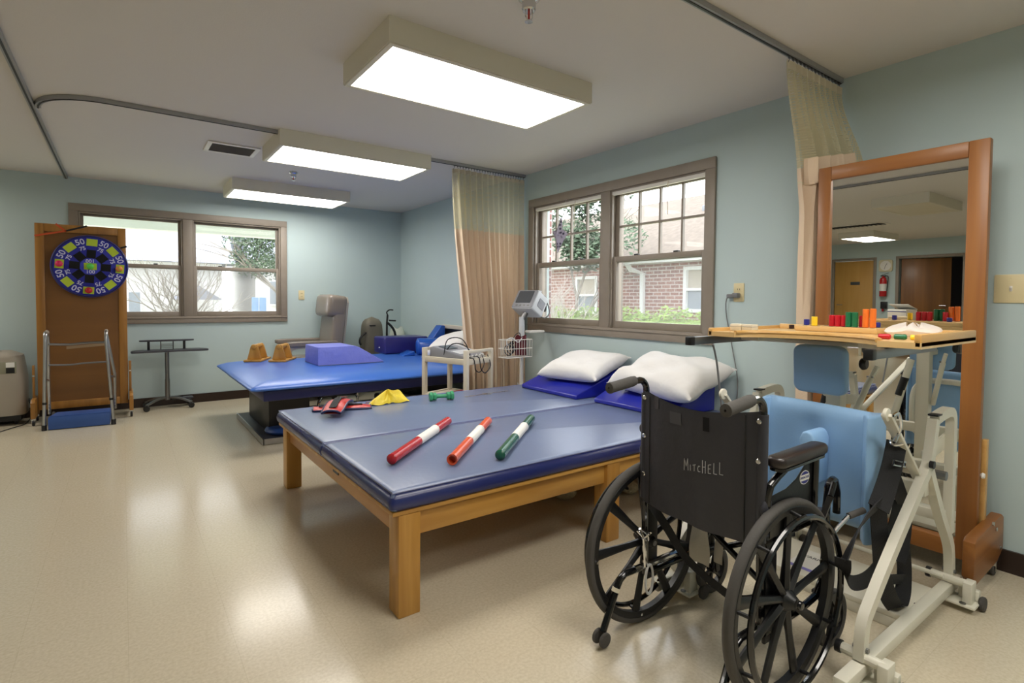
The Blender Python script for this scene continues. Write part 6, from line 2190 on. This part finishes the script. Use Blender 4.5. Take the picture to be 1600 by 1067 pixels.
for (a, b, c, d) in wins:
    w = MB(o)
    for (y0, y1, z0, z1) in ((a, a + .07, c, d), (b - .07, b, c, d), (a + .07, b - .07, d - .07, d), (a + .07, b - .07, c, c + .07), (a + .07, b - .07, (c + d) / 2 - .025, (c + d) / 2 + .025)):
        w.box(BX - .03, BX + .05, y0, y1, z0, z1)
    wo = obj('window_frame', w, 'outwhite', t)
    obj('pane', MB(o).box(BX + .04, BX + .05, a + .07, b - .07, c + .07, (c + d) / 2 - .025), 'outglass', wo, smooth=0)
    obj('blind', MB(o).box(BX + .04, BX + .05, a + .07, b - .07, (c + d) / 2 + .025, d - .07), 'blind', wo, smooth=0)


def leaves(name, centers, n, size, mat, parent, o, seed, squash=(1, 1, 1)):
    rnd = random.Random(seed)
    mb = MB(o)
    vs_, fs = [], []
    for k in range(n):
        c, r = centers[rnd.randrange(len(centers))]
        d = Vector((rnd.gauss(0, 1), rnd.gauss(0, 1), rnd.gauss(0, 1))).normalized() * r * (rnd.random() ** .4)
        p = Vector(c) + Vector((d.x * squash[0], d.y * squash[1], d.z * squash[2]))
        s = size * rnd.uniform(.6, 1.3)
        a = Vector((rnd.gauss(0, 1), rnd.gauss(0, 1), rnd.gauss(0, 1))).normalized()
        b = a.orthogonal().normalized()
        i = len(vs_)
        vs_ += [p - a * s, p + b * s * .45, p + a * s, p - b * s * .45]
        fs.append((i, i + 1, i + 2, i + 3))
    mb.add(vs_, fs)
    return obj(name, mb, mat, parent, smooth=0, kind='stuff')


def branches(mb, p, d, L, r, depth, rnd, spread=.5):
    q = p + d * L
    mid = p + d * L * .5 + Vector((rnd.uniform(-1, 1), rnd.uniform(-1, 1), 0)) * L * .06
    mb.tube([p, mid, q], [r, r * .85, r * .68], 5, cap=False)
    if depth == 0:
        return
    for k in range(3 if depth > 1 else 2):
        nd = (d + Vector((rnd.gauss(0, spread), rnd.gauss(0, spread), rnd.gauss(0.1, spread * .7)))).normalized()
        branches(mb, q if k else mid, nd, L * rnd.uniform(.6, .85), r * .6, depth - 1, rnd, spread)


# clipped hedge in front of the brick wing
o = (7.6, 7.5, GZ)
t = thing('hedge', 'bright green clipped hedge below the brick building', 'hedge', o)
cs = [((7.7, 4.6 + .28 * k, .68 + .05 * math.sin(k * 1.7)), .34) for k in range(17)]
obj('hedge_core', MB(o).box(7.45, 7.95, 4.5, 9.1, GZ, .86), 'hedge', t, bevel=.08)
leaves('foliage', cs, 9000, .045, 'hedge', t, o, 2, (.9, 1, 1.25))

# evergreen behind the left half
o = (7.75, 8.35, GZ)
t = thing('evergreen_tree', 'small grey-green evergreen tree in front of the brick building', 'tree', o)
rnd = random.Random(11)
mb = MB(o)
branches(mb, Vector((7.75, 8.35, GZ)), Vector((0, 0, 1)), 1.5, .05, 4, rnd, .4)
obj('trunk', mb, 'bark', t, smooth=50)
cs = [((7.7 + rnd.gauss(0, .18), 8.4 + rnd.gauss(0, .5), 2.75 + rnd.uniform(-.75, 1.2)), .38) for _ in range(26)]
leaves('foliage', cs, 7000, .06, 'evergreen', t, o, 5)
# bare pale shrub near the glass
o = (6.4, 7.6, GZ)
t = thing('bare_shrub', 'bare pale-branched crape myrtle close to the right window', 'shrub', o)
rnd = random.Random(21)
for k in range(5):
    mb = MB(o)
    branches(mb, Vector((6.4, 7.6, GZ)), Vector((rnd.uniform(-.35, .35), rnd.uniform(-.45, .35), 1)).normalized(), .75, .022, 4, rnd, .42)
    obj('stem', mb, 'barkpale', t, smooth=50)

# brick pier beside the right window: courses of separate bricks
o = (3.85, 4.9, GZ)
t = thing('brick_pier', 'red brick pier with pale mortar just outside the right window', 'brick pier', o)
obj('mortar_core', MB(o).box(3.56, 4.06, 4.808, 5.45, GZ, 2.9), 'mortar', t, smooth=0)
bm_w = mkmesh('brick', MB().box(-.098, .098, -.006, .05, -.032, .032), MT['brick_one'], bevel=.004)
bm_h = mkmesh('brick', MB().box(-.044, .044, -.006, .05, -.032, .032), MT['brick_one'], bevel=.004)
bm_e = mkmesh('brick', MB().box(-.006, .05, -.098, .098, -.032, .032), MT['brick_one'], bevel=.004)
for row in range(38):
    z = GZ + .04 + row * .0825
    if z > 2.85:
        break
    off = 0 if row % 2 else .105
    for x in ((3.742, 3.952) if row % 2 else (3.637, 3.847)):
        linked('brick', bm_w, t, (x - o[0], 4.806 - o[1], z - o[2]))
    if row % 2 == 0:
        linked('brick', bm_h, t, (4.006 - o[0], 4.806 - o[1], z - o[2]))
    for k in range(3):
        y = 4.91 + .21 * k + off
        if y < 5.40:
            linked('brick', bm_e, t, (3.558 - o[0], y - o[1], z - o[2]))

# porch beyond the back window
o = (0.5, 9.0, GZ)
t = thing('porch_roof', 'white porch ceiling and beam outside the back window', 'porch', o)
obj('porch_ceiling', MB(o).box(-6, 3.3, 7.4, 9.6, 2.42, 2.50), 'outwhite', t)
obj('porch_beam', MB(o).box(-6, 3.3, 9.45, 9.65, 2.20, 2.42), 'outwhite', t, bevel=.01)
for x in (-3.2, 3.1):
    obj('porch_post', MB(o).box(x, x + .16, 9.47, 9.63, GZ, 2.22), 'outwhite', t, bevel=.01)

# far side of the street
o = (3.2, 23, GZ)
t = thing('far_house', 'pale far house with a small grey gabled porch', 'house', o)
obj('house_wall', MB(o).box(-6, 3.2, 24, 30, GZ, 2.6), 'siding', t)
obj('house_roof', MB(o).prism([(23.4, 2.55), (27, 5.2), (30.6, 2.55)], lambda a, b, c: Vector((c, a, b)), -6.5, 3.6), 'roofgrey', t, smooth=0)
obj('porch_gable', MB(o).prism([(1.4, 1.15), (2.05, 1.62), (2.75, 1.15)], lambda a, b, c: Vector((a, c, b)), 20.5, 23.5), 'roofgrey', t, smooth=0)
for x in (1.55, 2.5):
    obj('porch_column', MB(o).box(x, x + .12, 20.6, 20.72, GZ, 1.15), 'outwhite', t)
for x in (-.35, .35):
    w = obj('window_frame', MB(o).box(x - .22, x + .22, 23.93, 24.0, .55, 1.45), 'outwhite', t)
    obj('pane', MB(o).box(x - .17, x + .17, 23.91, 23.93, .60, 1.40), 'outglass', w, smooth=0)
o = (7.5, 27, GZ)
t = thing('far_house', 'second pale house beyond the street at the right', 'house', o)
obj('house_wall', MB(o).box(4.6, 11, 25, 31, GZ, 2.9), 'siding', t)
obj('house_roof', MB(o).prism([(24.4, 2.85), (28, 5.4), (31.6, 2.85)], lambda a, b, c: Vector((c, a, b)), 4.2, 11.5), 'roofgrey', t, smooth=0)
for x in (5.4, 6.6):
    w = obj('window_frame', MB(o).box(x - .3, x + .3, 24.93, 25.0, .9, 2.0), 'outwhite', t)
    obj('pane', MB(o).box(x - .24, x + .24, 24.91, 24.93, .96, 1.94), 'outglass', w, smooth=0)
o = (1.2, 16, GZ)
t = thing('bare_tree', 'bare many-stemmed tree beyond the porch', 'tree', o)
rnd = random.Random(31)
for k in range(6):
    mb = MB(o)
    branches(mb, Vector((1.25, 16.5, GZ)), Vector((rnd.uniform(-.4, .4), rnd.uniform(-.2, .2), 1)).normalized(), .95, .035, 4, rnd, .36)
    obj('stem', mb, 'bark', t, smooth=50)
o = (4.0, 18, GZ)
t = thing('leafy_tree', 'hazy leafy tree beyond the porch on the right', 'tree', o)
rnd = random.Random(41)
mb = MB(o)
branches(mb, Vector((4.0, 16.9, GZ)), Vector((0, 0, 1)), 1.3, .10, 4, rnd, .5)
obj('trunk', mb, 'bark', t, smooth=50)
cs = [((3.9 + rnd.gauss(0, .7), 16.9 + rnd.gauss(0, .7), 3.1 + rnd.uniform(-.9, 1.2)), .6) for _ in range(22)]
leaves('foliage', cs, 9000, .06, 'evergreen', t, o, 8)
o = (4.0, 19.5, GZ)
t = thing('parked_car', 'silver car parked beyond the porch', 'car', o)
prof = [(3.75, .0), (3.75, .42), (3.95, .55), (4.25, .62), (4.65, 1.02), (5.7, 1.06), (6.2, .70), (6.9, .62), (7.0, .3), (7.0, .0)]
obj('car_body', MB(o).prism(prof, lambda a, b, c: Vector((a, c, b)), 19.0, 20.6), 'carpaint', t, bevel=.05)
obj('side_window', MB(o).prism([(4.42, .66), (4.72, .96), (5.60, .99), (5.95, .70)], lambda a, b, c: Vector((a, c, b)), 18.985, 19.0), 'carglass', t, smooth=0)
for x in (4.3, 6.3):
    obj('tire', MB(o).lathe([(0, -.1), (.25, -.1), (.30, -.06), (.30, .06), (.25, .1), (0, .1)], (x, 19.1, .05), 20, AXY), 'rubber', t)
o = (3.45, 20, GZ)
t = thing('blue_sign', 'pale blue sign panels on posts beyond the porch', 'sign', o)
for x in (3.28, 3.50):
    obj('panel', MB(o).box(x, x + .20, 18.4, 18.44, .72, 1.24), 'binblue', t, bevel=.01)
    obj('post', MB(o).box(x + .08, x + .12, 18.42, 18.46, GZ, .74), 'cable_grey', t)
o = (0.4, 14, GZ)
t = thing('low_bush', 'dark low bush beneath the bare tree beyond the porch', 'bush', o)
cs = [((.35 + .25 * k, 15.5, .25), .32) for k in range(6)]
leaves('foliage', cs, 2500, .05, 'evergreen', t, o, 15)
obj('bush_core', MB(o).sphere((.95, 15.5, .15), .5, 14, 8, sc=(1.6, .6, .8)), 'evergreen', t)
